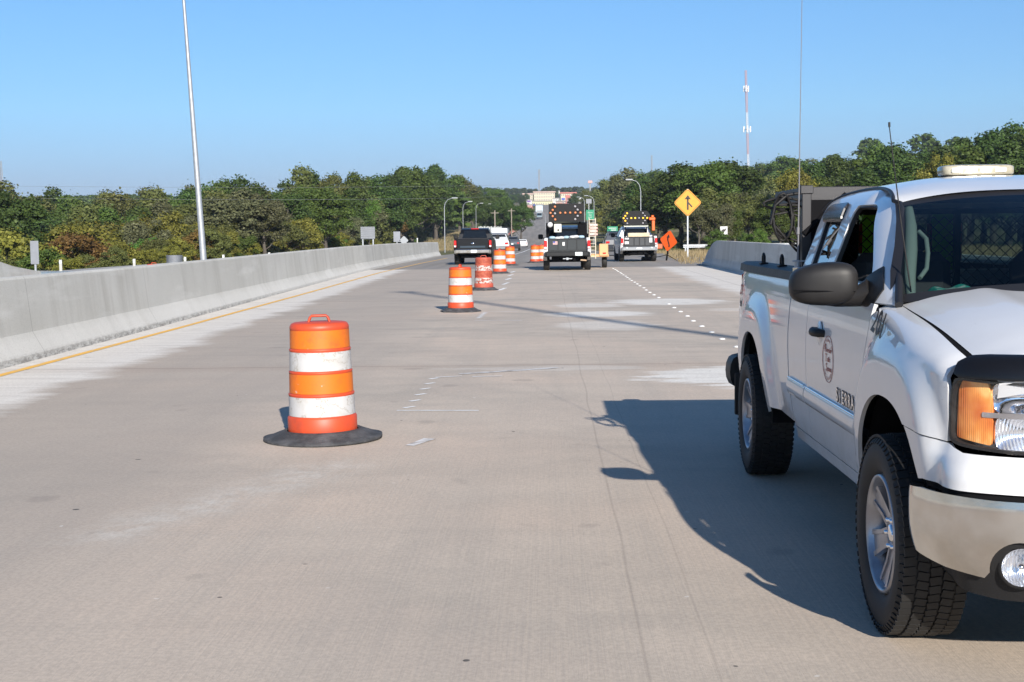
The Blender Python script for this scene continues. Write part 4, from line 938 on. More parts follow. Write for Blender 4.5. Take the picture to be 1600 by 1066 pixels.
for sd in (-1,1): m = MB(); m.box((sd*.12,.015,.0),(.04,.035,.34),bev=.01); m.build('side_panel', pbr('orange_red_cloth', (.30,.04,.02), .8), vo)
vo.scale = (.7,.7,.62); vq = copy_tree(vo); vq.location = truck.location+Vector((-.46,2.40,1.57)); vq.scale = (.45,.7,.5); tag(vq, 'smaller lime safety vest seen through the open front door window')
# ------------------------------------------------------------------ traffic drums
M_or = NT('orange_sheeting'); _c = M_or.mix(M_or.ramp(M_or.noise(7, 6, rough=.7), [(.5, 0.), (.68, .6)]), (.56,.135,.008), (.42,.08,.022)); _c = M_or.mix(M_or.ramp(M_or.noise(1, 4, M_or.mapping((7,7,16), rot=(.5,.3,0)), rough=.7), [(.66, 0.), (.69, .75)]), _c, (.48,.38,.32)); M_or = M_or.out(_c, .55, .4)
M_orb = pbr('orange_plastic', (.50,.058,.016), .5, col2=(.34,.05,.022), ns=9, ndet=6, contrast=(.5,.78))
M_wh = NT('white_sheeting'); _c = M_wh.mix(M_wh.ramp(M_wh.noise(5, 6, rough=.75), [(.45, 0.), (.72, .55)]), (.44,.44,.44), (.30,.275,.23)); _l = M_wh.noise(2.4, 5, rough=.7); _c = M_wh.mix(M_wh.ramp(_l, [(.488, 0.), (.495, .6), (.505, .6), (.512, 0.)]), _c, (.25,.22,.18)); M_wh = M_wh.out(_c, .55, .4)
M_base = pbr('recycled_rubber', (.030,.031,.034), .8, col2=(.10,.10,.105), ns=9, ndet=7, bump=.4, bs=60, contrast=(.42,.85))
M_or_old = NT('peeled_orange'); _n = M_or_old.noise(1, 6, M_or_old.mapping((9,9,14)), rough=.75); _c = M_or_old.mix(M_or_old.ramp(_n, [(.46, 0.), (.52, 1.)]), (.34,.085,.045), (.26,.05,.03)); M_or_old = M_or_old.out(_c, .6, .3)
M_wh_old = NT('peeled_white'); _n = M_wh_old.noise(1, 6, M_wh_old.mapping((9,9,14)), rough=.75); _c = M_wh_old.mix(M_wh_old.ramp(_n, [(.49, 0.), (.53, 1.)]), (.42,.40,.38), (.28,.06,.035)); M_wh_old = M_wh_old.out(_c, .6, .3)
M_orb_old = pbr('faded_orange_plastic', (.42,.10,.055), .7, col2=(.33,.05,.03), ns=6, ndet=6)
def drum(P, ang, label, mats=(M_or, M_wh, M_orb), base_r=.45, hexa=False, tilt=(0,0), full=True, group='traffic drums along the closed lane'):
    r = empty('traffic_drum', P, 0, label, 'traffic drum', group, rot=(tilt[0], tilt[1], ang))
    m = MB(); m.lathe([(.272,.045),(.276,.055),(.276,.185),(.268,.196),(.262,.20),(.258,.36),(.264,.37),(.262,.378),(.252,.382),(.248,.54),(.254,.55),(.252,.556),(.244,.56),(.240,.715),(.246,.725),(.244,.732),(.236,.738),(.232,.885),(.236,.893),(.234,.912),(.222,.932),(.20,.940),(.0001,.944)], 44)
    b = m.build('drum_body', mats[2], r)
    for z0, z1, r0_, r1_, mt, nm in ((.205,.358,.262,.259,mats[1],'white_band'),(.386,.538,.2525,.2495,mats[0],'orange_band'),(.564,.712,.2445,.2415,mats[1],'white_band'),(.741,.883,.2365,.2335,mats[0],'orange_band')):
        m = MB(); m.lathe([(r0_+.002,z0),(r1_+.002,z1)], 44); m.build(nm, mt, r)
    if full:
        m = MB(); m.tube([(-.095,0,.935),(-.078,0,.985),(-.062,0,1.000),(.062,0,1.000),(.078,0,.985),(.095,0,.935)], .0125, 8); m.v = [(v[0]*.9, v[1]*1.8, .935+(v[2]-.935)*.85) for v in m.v]; m.build('handle', mats[2], r)
    m = MB(); n = 8 if hexa else 40; a0 = .4
    prf = [(.285,.075),(.30,.085),(.33,.070),(base_r-.05,.028),(base_r,.018),(base_r,0),(.27,0),(.275,.07)]
    rv = random.Random(int(P[1]*10)); ph = rv.uniform(0,6)
    m.lathe(prf, n, (0,0,.002), smooth=not hexa)
    m.v = [(x*(1+(.02*math.sin(2*math.atan2(y,x)+ph)) if math.hypot(x,y) > .3 else x*0+1), y, z+(.012*max(0,math.sin(math.atan2(y,x)*2+ph)) if math.hypot(x,y) > .34 and z > .01 else 0)) for x, y, z in m.v]
    m.build('rubber_base', M_base, r); return r
for (px, py, ang, lab, mats, br, hx, tl_) in (
    (505,685.5,.12,'nearest orange and white drum with scuffed bands on a wide round rubber base',(M_or,M_wh,M_orb),.465,False,(0,-.012)),
    (720,487,1.45,'clean orange and white drum on an angular base, second from the camera',(M_or,M_wh,M_orb),.44,True,(0,0)),
    (756,453.5,.1,'battered faded salmon drum with peeling bands, in front of the black pickup',(M_or_old,M_wh_old,M_orb_old),.44,True,(0,0)),
    (781,427.5,1.3,'bright drum just behind the battered faded drum, on a dark base',(M_or,M_wh,M_orb),.44,True,(0,0)),
    (797,415,1.0,'bright drum fourth behind the nearest one, beside the black pickup rear wheel',(M_or,M_wh,M_orb),.42,True,(0,0))):
    drum(G(px,py), ang, lab, mats, br, hx, tl_)
for (px, y, lab) in ((836,73,'drum standing just left of the nearer arrow board truck'),(847,74,'drum half hidden behind the tail of the nearer arrow board truck')):
    p = at(px, 400, y); drum((p.x,y,zr(y)), .8, lab, hexa=True, base_r=.42)
# ------------------------------------------------------------------ other vehicles
M_wpaint = pbr('white_vehicle_paint', (.55,.55,.55), .3, coat=.6); M_bpaint = pbr('black_vehicle_paint', (.004,.0045,.006), .3, coat=.15, spec=.3)
M_spaint = pbr('silver_paint', (.30,.31,.32), .3, .5, .6); M_dpaint = pbr('dark_blue_paint', (.02,.025,.035), .25, coat=.7); M_cream = pbr('cream_coach_paint', (.52,.50,.43), .4, coat=.3)
M_win = pbr('dark_window', (.006,.008,.011), .12, spec=.4); M_red = pbr('red_lamp', (.45,.012,.012), .2, coat=.5); M_plate = pbr('plate_white', (.50,.54,.55), .5)
M_blk2 = pbr('textured_black_panel', (.014,.016,.018), .6, spec=.3, col2=(.022,.024,.026), ns=12)
M_blkd = pbr('tailgate_step_black', (.010,.011,.012), .6, spec=.3)
def xprism(m, poly, w, mi=0):            # side outline (y,z) extruded across; w(z) gives the half width
    n = len(poly); vs = [(-w(z), y, z) for y, z in poly]+[(w(z), y, z) for y, z in poly]
    m.add(vs, [tuple(range(n)), tuple(range(2*n-1,n-1,-1))]+[(i, n+i, n+(i+1)%n, (i+1)%n) for i in range(n)], mi)
def wheelset(root, ys, track, r, w=.24, detail=True):
    first = None
    for y in ys:
        for sd in (-1, 1):
            if first is None:
                m = MB(); m.lathe([(r*.62,-w/2),(r*.9,-w/2),(r,-w/2+.03),(r,w/2-.03),(r*.9,w/2),(r*.62,w/2)], 28, axis='x', close=True); first = (m.build('wheel', M_rubber, root),)
                o = first[0]; h = MB(); h.lathe([(r*.64,-w/2+.01),(r*.6,-w/2+.03),(r*.2,-w/2+.02),(.001,-w/2+.015)], 20, axis='x'); hr = h.build('rim', M_alloy, o)
            else: o = copy_tree(first[0], root)
            o.location = (sd*track/2, y, r)
            if sd > 0: o.rotation_euler = (0,0,math.pi)
def archpts(y0, r, k=8): return [(y0-r*math.cos(math.pi*i/k), .40+r*.95*math.sin(math.pi*i/k)) for i in range(k+1)]
def pickup_small(P, rz, paint, label, tailmat, bumpmat, group=None, name='pickup_truck', chrome=False):
    r = empty(name, P, rz, label, 'pickup truck', group); wf_ = lambda z: .99-.05*abs(z-.85)**1.5-(.0 if z < 1.3 else .03)
    body = MB(); poly = [(.10,.55),(.06,.7),(.05,1.20),(.06,1.36),(5.2,1.36) if False else (4.25,1.33),(5.35,1.16),(5.55,.95),(5.55,.55)]
    side = [(.10,.60)]+[(.06,.9),(.05,1.30),(.09,1.37),(4.2,1.33),(5.2,1.20),(5.5,1.05),(5.58,.60),(5.1,.45)]+archpts(4.65,-.46)[::1]
    side = [(.12,.62),(.06,.9),(.05,1.30),(.09,1.37),(4.2,1.33),(5.2,1.20),(5.5,1.05),(5.58,.62),(5.15,.45)]+[(4.68+.46*math.cos(math.pi*i/8), .42+.46*math.sin(math.pi*i/8)) for i in range(9)]+[(4.1,.42),(1.75,.42)]+[(1.16+.47*math.cos(math.pi*i/8), .42+.47*math.sin(math.pi*i/8)) for i in range(9)]+[(.5,.50)]
    for sd in (-1, 1):                    # side skins 12 cm thick, the bed stays open between them
        n = len(side); vs = [(sd*wf_(z), y, z) for y, z in side]+[(sd*(wf_(z)-.13), y, z) for y, z in side]
        f = [tuple(range(n)) if sd < 0 else tuple(range(n))[::-1], tuple(range(n,2*n))[::-1] if sd < 0 else tuple(range(n,2*n))]+[(i,(i+1)%n,n+(i+1)%n,n+i) if sd > 0 else (i,n+i,n+(i+1)%n,(i+1)%n) for i in range(n)]
        body.add(vs, f)
    body.box((0,4.85,.98),(1.74,1.3,.50)); body.box((0,3.1,.95),(1.74,2.0,.6)); b = body.build('body', paint, r)
    m = MB(); m.box((0,1.1,.62),(1.7,2.1,.06)); m.box((0,2.9,.48),(1.3,5.0,.2)); m.tube([(-.8,1.16,.40),(.8,1.16,.40)],.06,8); m.box((.3,.5,.46),(.10,.9,.10)); m.build('chassis', M_dark, r)
    m = MB(); cabp = [(2.12,1.30),(2.22,1.60),(2.40,1.84),(2.7,1.90),(3.55,1.88),(3.8,1.80),(4.35,1.34)]; xprism(m, cabp, lambda z: .93-.40*max(0,z-1.30)); m.build('cab', paint, r)
    m = MB(); q = [(-.66,2.145,1.38),(.66,2.145,1.38),(.56,2.30,1.76),(-.56,2.30,1.76)]; q = [(x, y-.025, z) for x, y, z in q]; m.add(q+[(x,y+.02,z) for x,y,z in q], [(0,1,2,3),(7,6,5,4)]); m.build('rear_window', M_win, r)
    m = MB(); q = [(-.80,4.33,1.37),(.80,4.33,1.37),(.66,3.84,1.79),(-.66,3.84,1.79)]; m.add([(x,y+.03,z+.02) for x,y,z in q], [(1,0,3,2)]); m.build('windscreen', M_win, r)
    for sd in (-1, 1):
        for (ya, yb, yc, yd) in ((2.45,3.05,3.05,2.55),(3.12,4.05,3.68,3.12)):
            m = MB(); X = lambda z: sd*(.93-.40*(z-1.30)+.008); q = [(X(1.37),ya,1.37),(X(1.37),yb,1.37),(X(1.78),yc,1.78),(X(1.78),yd,1.78)]; m.add(q, [(0,1,2,3) if sd > 0 else (3,2,1,0)]); m.build('side_window', M_win, r)
        m = MB(); m.box((sd*.905,.055,1.08),(.13,.08,.36),bev=.02); tlp = m.build('tail_lamp', M_red, r)
        m = MB(); m.box((sd*.905,.012,.96),(.10,.01,.08)); m.build('reverse_lens', M_plate, tlp)
        m = MB(); m.box((sd*1.13,4.0,1.42),(.22,.12,.22),bev=.04); m.box((sd*.98,4.02,1.36),(.16,.05,.05)); m.build('side_mirror', M_black, r)
    m = MB(); m.box((0,.06,1.06),(1.62,.07,.56),bev=.02); tg = m.build('tailgate', tailmat, r)
    m = MB(); m.box((0,.015,.70),(1.78,.14,.20),bev=.03)
    for sd in (-1,1): m.box((sd*.86,.10,.68),(.20,.22,.22),bev=.04)
    bp = m.build('rear_bumper', bumpmat, r)
    wheelset(r, (1.16,4.68), 1.74, .40, .27); return r, tg, bp
def arrow_board(r, y, z0, w, h, lit, litmat, unlit, shape='rect'):
    ch = .16 if shape == 'oct' else .001
    m = MB(); pts = [(-w/2+ch,z0),(w/2-ch,z0),(w/2,z0+ch*1.2),(w/2,z0+h-ch*1.2),(w/2-ch,z0+h),(-w/2+ch,z0+h),(-w/2,z0+h-ch*1.2),(-w/2,z0+ch*1.2)]
    if shape != 'oct': pts = [(-w/2,z0),(w/2,z0),(w/2,z0+h),(-w/2,z0+h)]
    n = len(pts); m.add([(x,y,z) for x,z in pts]+[(x,y+.07,z) for x,z in pts], [tuple(range(n)),tuple(range(2*n-1,n-1,-1))]+[(i,n+i,n+(i+1)%n,(i+1)%n) for i in range(n)])
    b = m.build('arrow_board', pbr('board_face', (.012,.012,.013), .7, spec=.25), r)
    pos = [(.18,.84),(.115,.66),(.055,.50),(.115,.32),(.185,.14),(.18,.47),(.33,.50),(.47,.50),(.61,.50),(.755,.50),(.90,.50),(.75,.84),(.82,.66),(.82,.32),(.75,.14)]
    ms = {}
    for k, (u, v) in enumerate(pos):
        mt = litmat if k in lit else unlit
        l = MB(); l.lathe([(.0001,-.045),(.028,-.040),(.045,-.022),(.052,0)], 12, (0,0,0), 'y')
        if mt.name not in ms: o = l.build('lamp', mt, b); ms[mt.name] = o.data
        else: o = link('lamp', ms[mt.name], b)
        o.location = (-w/2+u*w, y, z0+v*h)
        h_ = MB(); h_.lathe([(.054,0),(.058,-.06),(.062,-.06),(.062,0)], 10, (0,0,0), 'y'); h_.f = [f for i, f in enumerate(h_.f) if i % 10 < 5]; h_.m = h_.m[:len(h_.f)]; h_.sm = h_.sm[:len(h_.f)]
        if 'hood' not in ms: o2 = h_.build('lamp_hood', M_dark, o); ms['hood'] = o2.data
        else: o2 = link('lamp_hood', ms['hood'], o)
        o2.location = (0,0,0)
    m = MB()
    for x in (-w*.38, w*.38): m.box((x, y+.09, (z0+1.3)/2+.1), (.06,.06,z0-1.15))
    m.box((0,y+.09,z0-.06),(w*.95,.06,.06)); m.build('board_stand', M_dark, b); return b
M_lampA = pbr('amber_bulb', (.50,.17,.08), .35, coat=.3, emit=.12, ecol=(1,.4,.15)); M_lampB = pbr('lit_yellow_bulb', (.9,.5,.05), .3, coat=.5, emit=.7, ecol=(1,.55,.05)); M_lampO = pbr('unlit_bulb', (.35,.34,.36), .3, coat=.5)
# nearer arrow board truck
PA = Vector((.75,56.6,zr(57)))
ra, tg, bp = pickup_small(PA, 0, M_wpaint, 'nearer work pickup with a black arrow board pointing left above its cab', M_blk2, M_blkd, 'arrow board trucks')
arrow_board(ra, 1.85, 2.05, 1.52, .78, set(range(11))-{5}, M_lampA, M_lampO)
for k in range(4):
    m = MB(); m.box((-.585+k*.39,.018,1.07),(.35,.012,.42),bev=.004); m.build('gate_panel', pbr('gate_panel_grey', (.024,.029,.032), .55, spec=.3), tg)
m = MB(); m.box((-.50,.008,1.16),(.19,.006,.13)); st = m.build('flag_sticker', pbr('sticker_white', (.5,.5,.5), .6), tg)
for k in range(4): m = MB(); m.box((-.50,.003,1.115+k*.03),(.185,.004,.013)); m.build('red_stripe', M_red, st)
m = MB(); m.box((-.545,.002,1.195),(.085,.0045,.06)); m.build('blue_canton', pbr('flag_blue', (.03,.05,.25), .6), st)
m = MB(); m.box((-.15,.008,1.12),(.10,.006,.15)); m.build('sticker', pbr('sticker_white', (.5,.5,.5), .6), tg)
m = MB(); m.box((.48,-.065,.70),(.30,.012,.15)); pl = m.build('number_plate', M_plate, bp)
m = MB(); m.box((.0,-.02,.50),(.09,.16,.09)); m.tube([(-.18,.0,.50),(.2,0,.50)],.025,8); m.build('tow_hitch', M_galv, ra)
m = MB()
for sd in (-1,1): m.box((sd*.68,1.98,1.70),(.40,.04,.62))
m.box((0,1.98,1.98),(1.7,.06,.08)); m.build('headache_rack', M_dark, ra)
m = MB(); m.tube([(.55,.0,.44),(.80,.02,.42)],.035,10); m.build('exhaust_pipe', pbr('rusty_steel', (.35,.24,.15), .7), ra)
def loose(name, mb, mat, root, label, cat, group=None):
    o = mb.build(name, mat); o.location = root.location; o.rotation_euler = root.rotation_euler; return tag(o, label, cat, group)
m = MB(); m.lathe([(.0001,-.05),(.10,-.045),(.115,0),(.11,.05),(.0001,.05)], 20, (-.70,1.4,1.93), 'y'); loose('work_light', m, pbr('pale_lens', (.5,.5,.5), .3), ra, 'round pale work light below the left end of the nearer arrow board', 'work light')
m = MB(); m.box((-.38,1.3,1.78),(.32,.35,.36),bev=.02); bx_ = loose('control_box', m, pbr('cream_box', (.50,.49,.43), .6), ra, 'cream control box with a black knob behind the nearer truck cab', 'box')
m = MB(); m.lathe([(.0001,-.02),(.035,-.015),(.04,0)],12,(-.36,1.12,1.70),'y'); m.build('knob', M_black, bx_)
rg = random.Random(3)
for k in range(7):
    m = MB(); vs, fs = superell((-.60+k*.2+rg.uniform(-.04,.04), .45+rg.uniform(-.1,.3), 1.37+rg.uniform(-.02,.05)), (.14,.18,.07), .8, .8, 12, 8); m.add(vs, fs, 0, True)
    loose('sandbag', m, pbr('sack_%d' % k, ((.5,.5,.5) if k % 3 else (.30,.42,.5)), .8), ra, 'pale bag heaped with others in the bed of the nearer arrow board truck', 'bag', 'bags in the nearer truck bed')
m = MB(); m.tube([(.55,.9,1.42),(.9,.9,1.46)], .09, 10); loose('tarp_roll', m, M_dark, ra, 'black rolled tarp at the right of the nearer truck bed', 'tarp')
m = MB()
for k in range(4): m.box((1.12,.9,1.50+.13*k),(.36,.34,.10),bev=.02)
o = loose('sign_crate', m, pbr('pinkish_red_boards', (.50,.24,.20), .7, col2=(.5,.42,.38), ns=6), ra, 'stack of pinkish red boards strapped beside the nearer arrow board truck', 'boards')
# trailer with upright slatted ramp
tr_ = empty('equipment_trailer', (2.0,60.5,zr(60)), 0, 'orange trailer with an upright cream slatted ramp beside the nearer arrow board truck', 'trailer')
m = MB(); m.box((.1,1.3,.55),(1.1,2.6,.12),bev=.02); m.box((.42,.2,.80),(.40,.5,.55),bev=.03); m.build('trailer_bed', pbr('orange_tan_paint', (.55,.30,.14), .6), tr_)
m = MB()
for x in (-.22,.06): m.tube([(x,-.04,.42),(x,-.04,2.22)], .022, 8)
for k in range(12): m.tube([(-.22,-.04,.5+k*.15),(.06,-.04,.5+k*.15)], .013, 6)
m.build('slatted_ramp', pbr('cream_steel', (.50,.45,.36), .6), tr_)
m = MB(); m.box((.45,-.07,.66),(.14,.03,.06),bev=.01); m.build('tail_lamp', M_red, tr_)
wheelset(tr_, (.6,), .95, .30, .22)
# farther arrow board truck
PB = Vector((4.8,72.6,zr(73)))
rb, tg, bp = pickup_small(PB, R(1.2), M_wpaint, 'farther work pickup with lit yellow arrow lamps beside the orange curve sign', M_blk2, M_spaint, 'arrow board trucks')
arrow_board(rb, 1.9, 1.96, 1.52, .78, {0,1,2,3,6,7,9,10}, M_lampB, M_lampO, 'oct')
for k in range(4): m = MB(); m.box((-.42+k*.29,.018,1.07),(.24,.012,.40),bev=.004); m.build('gate_panel', pbr('gate_panel_dark', (.022,.026,.03), .5), tg)
for x, z, w_, h_ in ((-.66,1.24,.22,.09),(-.66,1.02,.22,.15),(.62,1.15,.16,.26)): m = MB(); m.box((x,.010,z),(w_,.010,h_),bev=.003); m.build('sticker', pbr('sticker_white', (.5,.5,.5), .6), tg)
for sd in (-1,1): m = MB(); m.lathe([(.0001,-.02),(.05,-.015),(.055,0)],12,(sd*.66,-.06,.74),'y'); m.build('fog_lamp', M_plate, bp)
m = MB(); m.box((0,-.062,.72),(.30,.012,.10)); m.build('number_plate', M_plate, bp)
m = MB(); m.tube([(-.5,.3,.47),(.0,.2,.43),(.5,.3,.46)],.05,8); m.box((0,.0,.47),(.12,.2,.10)); m.build('tow_hitch', M_dark, rb)
m = MB(); m.box((0,.55,1.40),(1.15,.7,.28),bev=.02); o = loose('timber_crate', m, pbr('pale_wood', (.55,.47,.33), .8, col2=(.48,.38,.24), ns=5), rb, 'pale timber crate standing in the bed of the farther arrow board truck', 'crate')
m = MB(); m.box((-.0,2.0,1.905),(1.35,.10,.09),bev=.02); loose('light_strip', m, pbr('light_strip', (.45,.47,.42), .4), rb, 'pale strip lamp across the cab roof below the farther arrow board', 'light bar')
m = MB(); m.box((.92,1.7,1.95),(.16,.2,.60),bev=.02); m.box((.85,1.65,2.3),(.34,.24,.16),bev=.03); m.lathe([(.08,0),(.08,.10),(.0001,.12)],12,(.87,1.6,2.38)); loose('beacon_stand', m, pbr('orange_frame', (.55,.10,.01), .5), rb, 'orange upright stand with a lamp at the right of the farther truck cab', 'lamp stand')
m = MB(); m.box((1.15,1.0,.80),(.36,.3,.26),bev=.03); o = loose('orange_case', m, pbr('orange_case', (.55,.09,.03), .5), rb, 'small orange case beside the rear wheel of the farther arrow board truck', 'case')
# black pickup in the open lane
PF = Vector((-3.93,69.6,zr(70)))
rf, tg, bp = pickup_small(PF, 0, M_bpaint, 'shiny black pickup driving away in the open lane behind the drums', M_bpaint, M_chrome, 'traffic driving away')
m = MB(); m.box((.06,-.065,.70),(.30,.012,.15)); m.build('number_plate', M_plate, bp)
m = MB(); m.box((0,2.36,1.86),(.40,.03,.05),bev=.01); m.build('third_brake_lamp', M_red, rf)
m = MB(); m.box((0,.016,.93),(1.30,.012,.10),bev=.004); m.build('gate_trim', pbr('dark_trim', (.05,.07,.09), .3, .6), tg)
m = MB(); m.lathe([(.0001,-.012),(.05,-.01),(.055,0)],16,(.0,.02,1.10),'y'); m.v = [(x*1.7,y,(z-1.10)*.8+1.10) for x,y,z in m.v]; m.build('gate_badge', M_chromeb, tg)
def car(kind, P, rz, paint, label, group='traffic driving away'):
    L, Wd, Hh, sill, belt = {'sedan': (4.7,1.8,1.45,.28,.92), 'suv': (4.7,1.88,1.75,.32,1.08), 'van': (5.5,2.3,2.9,.45,1.2)}[kind]
    r = empty('parked_car' if group != 'traffic driving away' else ('suv' if kind == 'suv' else 'sedan'), P, rz, label, 'car' if kind == 'sedan' else 'suv', group); w = Wd/2
    if kind == 'sedan': up = [(.05,sill),(.0,.7),(.08,belt+.04),(.95,belt+.05),(1.45,Hh-.03),(1.9,Hh),(2.7,Hh-.01),(3.45,belt+.06),(4.5,.78),(L,.55),(L-.05,sill)]
    else: up = [(.05,sill),(.0,.8),(.06,belt+.05),(.25,Hh-.10),(.45,Hh),(2.8,Hh),(3.15,Hh-.06),(3.75,belt+.08),(4.55,.95),(L,.65),(L-.05,sill)]
    ar = lambda y0: [(y0+.36*math.cos(math.pi*i/6), .30+.36*math.sin(math.pi*i/6)) for i in range(7)]
    poly = up+ar(L-.95)+ar(.95); m = MB(); xprism(m, poly, lambda z: w-.35*max(0,z-belt)-.06*abs(z-.65)); m.build('body', paint, r)
    m = MB(); X = lambda z: w-.35*max(0,z-belt)-.12
    y0, y1 = (.98,1.44) if kind == 'sedan' else (.09,.25)
    z0, z1 = belt+.08, Hh-.12; yy = lambda z: np.interp(z, [belt+.05,Hh-.03 if kind == 'sedan' else Hh-.10], [y0,y1])-.012
    m.add([(-X(z0),yy(z0),z0),(X(z0),yy(z0),z0),(X(z1)*.96,yy(z1),z1),(-X(z1)*.96,yy(z1),z1)], [(0,1,2,3)]); m.build('rear_window', M_win, r)
    for sd in (-1,1):
        m = MB(); a0, a1, b0, b1 = ((1.25,3.25,1.6,2.75) if kind == 'sedan' else (.5,3.5,.6,3.05)); Xs = lambda z: sd*(w-.35*max(0,z-belt)-.06*abs(z-.65)+.006)
        m.add([(Xs(z0),a0,z0),(Xs(z0),a1,z0),(Xs(z1),b1,z1),(Xs(z1),b0,z1)], [(0,1,2,3) if sd > 0 else (3,2,1,0)]); m.build('side_window', M_win, r)
        m = MB(); m.box((sd*(w-.20),.01,belt-.12),(.26,.06,.15),bev=.02); m.build('tail_lamp', M_red, r)
    m = MB(); m.box((0,-.005,.72 if kind == 'sedan' else .85),(.34,.03,.16)); m.build('number_plate', M_plate, r)
    m = MB(); m.box((0,.02,.45),(Wd-.1,.12,.22),bev=.04); m.build('rear_bumper', M_blk2 if paint is not M_wpaint else paint, r)
    wheelset(r, (.95,L-.95), Wd-.2, .33, .2); return r
def onroad(px, y): p = at(px, 380, y); return Vector((p.x, y, zr(y)))
car('suv', onroad(776,100), 0, M_spaint, 'silver sport utility car right in front of the shiny black pickup')
car('suv', onroad(800,166), 0, M_dpaint, 'dark sport utility car with red tail lamps left of the white sedan')
car('sedan', onroad(816,235), 0, M_wpaint, 'small white sedan driving away beside the dark sport utility car')
car('sedan', onroad(802,300), 0, M_spaint, 'distant grey car beyond the dark sport utility car')
car('suv', onroad(966,96), 0, M_dpaint, 'dark sport utility car half hidden behind the farther arrow board truck', 'traffic driving away')
def boxy(P, rz, kind, label):            # box truck, coach or lorry
    r = empty({'box':'box_truck','coach':'motorhome','lorry':'lorry'}[kind], P, rz, label, {'box':'truck','coach':'motorhome','lorry':'lorry'}[kind])
    bm = {'box': pbr('box_white', (.50,.52,.54), .5), 'coach': M_cream, 'lorry': M_spaint}[kind]
    m = MB(); m.box((0,2.8 if kind != 'coach' else 3.9,1.85 if kind != 'lorry' else 2.0),(2.4,5.0 if kind != 'coach' else 7.6,2.5 if kind != 'lorry' else 3.0),bev=.10); m.build('body', bm, r)
    if kind != 'coach': m = MB(); xprism(m, [(5.2,.6),(5.2,2.2),(5.6,2.45),(6.2,2.35),(6.7,1.5),(7.4,1.3),(7.5,.6)], lambda z: 1.05); cb = m.build('cab', pbr('cab_blue', (.05,.10,.13), .4) if kind == 'lorry' else M_wpaint, r); m = MB(); m.add([(-.9,6.74,1.5),(.9,6.74,1.5),(.8,6.27,2.25),(-.8,6.27,2.25)],[(1,0,3,2)]); m.build('windscreen', M_win, cb)
    else:
        m = MB(); m.box((0,7.71,2.0),(2.1,.04,.95),bev=.015); m.build('windscreen', M_win, r); m = MB(); m.box((0,7.72,.85),(1.3,.04,.25)); m.build('grille', M_blk2, r)
        for sd in (-1,1): m = MB(); m.box((sd*.95,7.73,.95),(.25,.04,.18),bev=.01); m.build('headlamp', M_plate, r)
    m = MB(); m.box((0,3.4,.62),(1.5,6.0,.25)); m.build('chassis', M_dark, r)
    wheelset(r, (1.3,6.3), 2.1, .45, .28)
boxy(onroad(780,200), 0, 'box', 'white box truck with rounded top ahead of the silver sport utility car')
boxy(onroad(816,428), math.pi, 'coach', 'cream motorhome coming towards the camera down the far road')
boxy(onroad(843.5,582), math.pi, 'lorry', 'lorry with a blue cab coming down the far hill road')
# ------------------------------------------------------------------ poles, signs, small roadside things
def fix(o, label, cat, group=None): return tag(o, label, cat, group)
# leaning high mast pole behind the left barrier
pb = at(318.5, 412, 53); pt_ = at(287, 0, 53); d_ = (pt_-pb); 
m = MB(); p_lo = pb-d_.normalized()*1.6; p_hi = pb+d_*1.9; m.tube([p_lo, pb, pt_, p_hi], [.135,.128,.060,.04], 20)
pole = m.build('light_pole', M_galv); fix(pole, 'very tall tapering steel pole leaning left behind the long concrete barrier', 'light pole')
m = MB(); m.lathe([(.22,0),(.22,.06),(.16,.08)], 16, (p_lo.x,p_lo.y,p_lo.z-.05)); m.build('base_flange', M_galv, pole)
m = MB(); m.box((p_hi.x,p_hi.y,p_hi.z),(1.0,.5,.12),bev=.03); m.build('lamp_head', M_galv, pole)
# unseen lamp pole on the right parapet, bent so its shadow crosses the road
A_ = Vector((2.81,20.86,0)); B_ = Vector((-4.12,38.3,0)); dd = (A_-B_).normalized(); sd_ = Vector((.54,-2.1,1.0))
base = A_+dd*13.6; pts = []
for t in np.linspace(0, 1, 18):
    z = 21*math.sin(t*math.pi/2)**.75 if t > 0 else 0.; g_ = base.lerp(B_, t); q = g_+sd_*z; pts.append(q)
m = MB(); m.tube(pts, [float(v) for v in np.linspace(.15,.10,18)], 14); lp0 = m.build('street_lamp', M_galv); fix(lp0, 'slanting grey lamp pole rising from the right parapet behind the camera', 'street lamp')
m = MB(); m.box(tuple(pts[-1]), (.7,.3,.14), bev=.04); m.build('lamp_head', M_galv, lp0)
def arm_lamp(px, pytop, y, side, label, arm=1.9, zb=None, thick=.10):
    t = at(px, pytop, y); zb = float(terrain_z(np.array([t.x]), np.array([y]))[0])-.1 if zb is None else zb; H_ = t.z-zb
    r = empty('street_lamp', (t.x, y, zb), 0, label, 'street lamp', 'street lamps along the road')
    m = MB(); m.tube([(0,0,0),(0,0,H_-1.2),(side*arm*.08,0,H_-.6),(side*arm*.35,0,H_-.15),(side*arm*.8,0,H_)], [thick,thick*.75,thick*.6,thick*.5,thick*.4], 8); m.build('pole', M_galv, r)
    m = MB(); m.box((side*arm*.98,0,H_+.02),(.75,.3,.16),bev=.05); m.build('lamp_head', pbr('lamp_head_grey', (.30,.32,.33), .5), r); return r
for px, pt, y, lab in ((694,310,165,'nearest arm lamp on the left, rising at the end of the long barrier'),(723,315.5,230,'second arm lamp on the left, above the shiny black pickup'),(743.5,318,300,'third arm lamp on the left, over the black pickup cab'),(758,319,370,'fourth arm lamp on the left, beside the pale fence'),(764,322,460,'fifth and smallest arm lamp on the left')):
    arm_lamp(px, pt, y, 1, lab, thick=.06, arm=1.3)
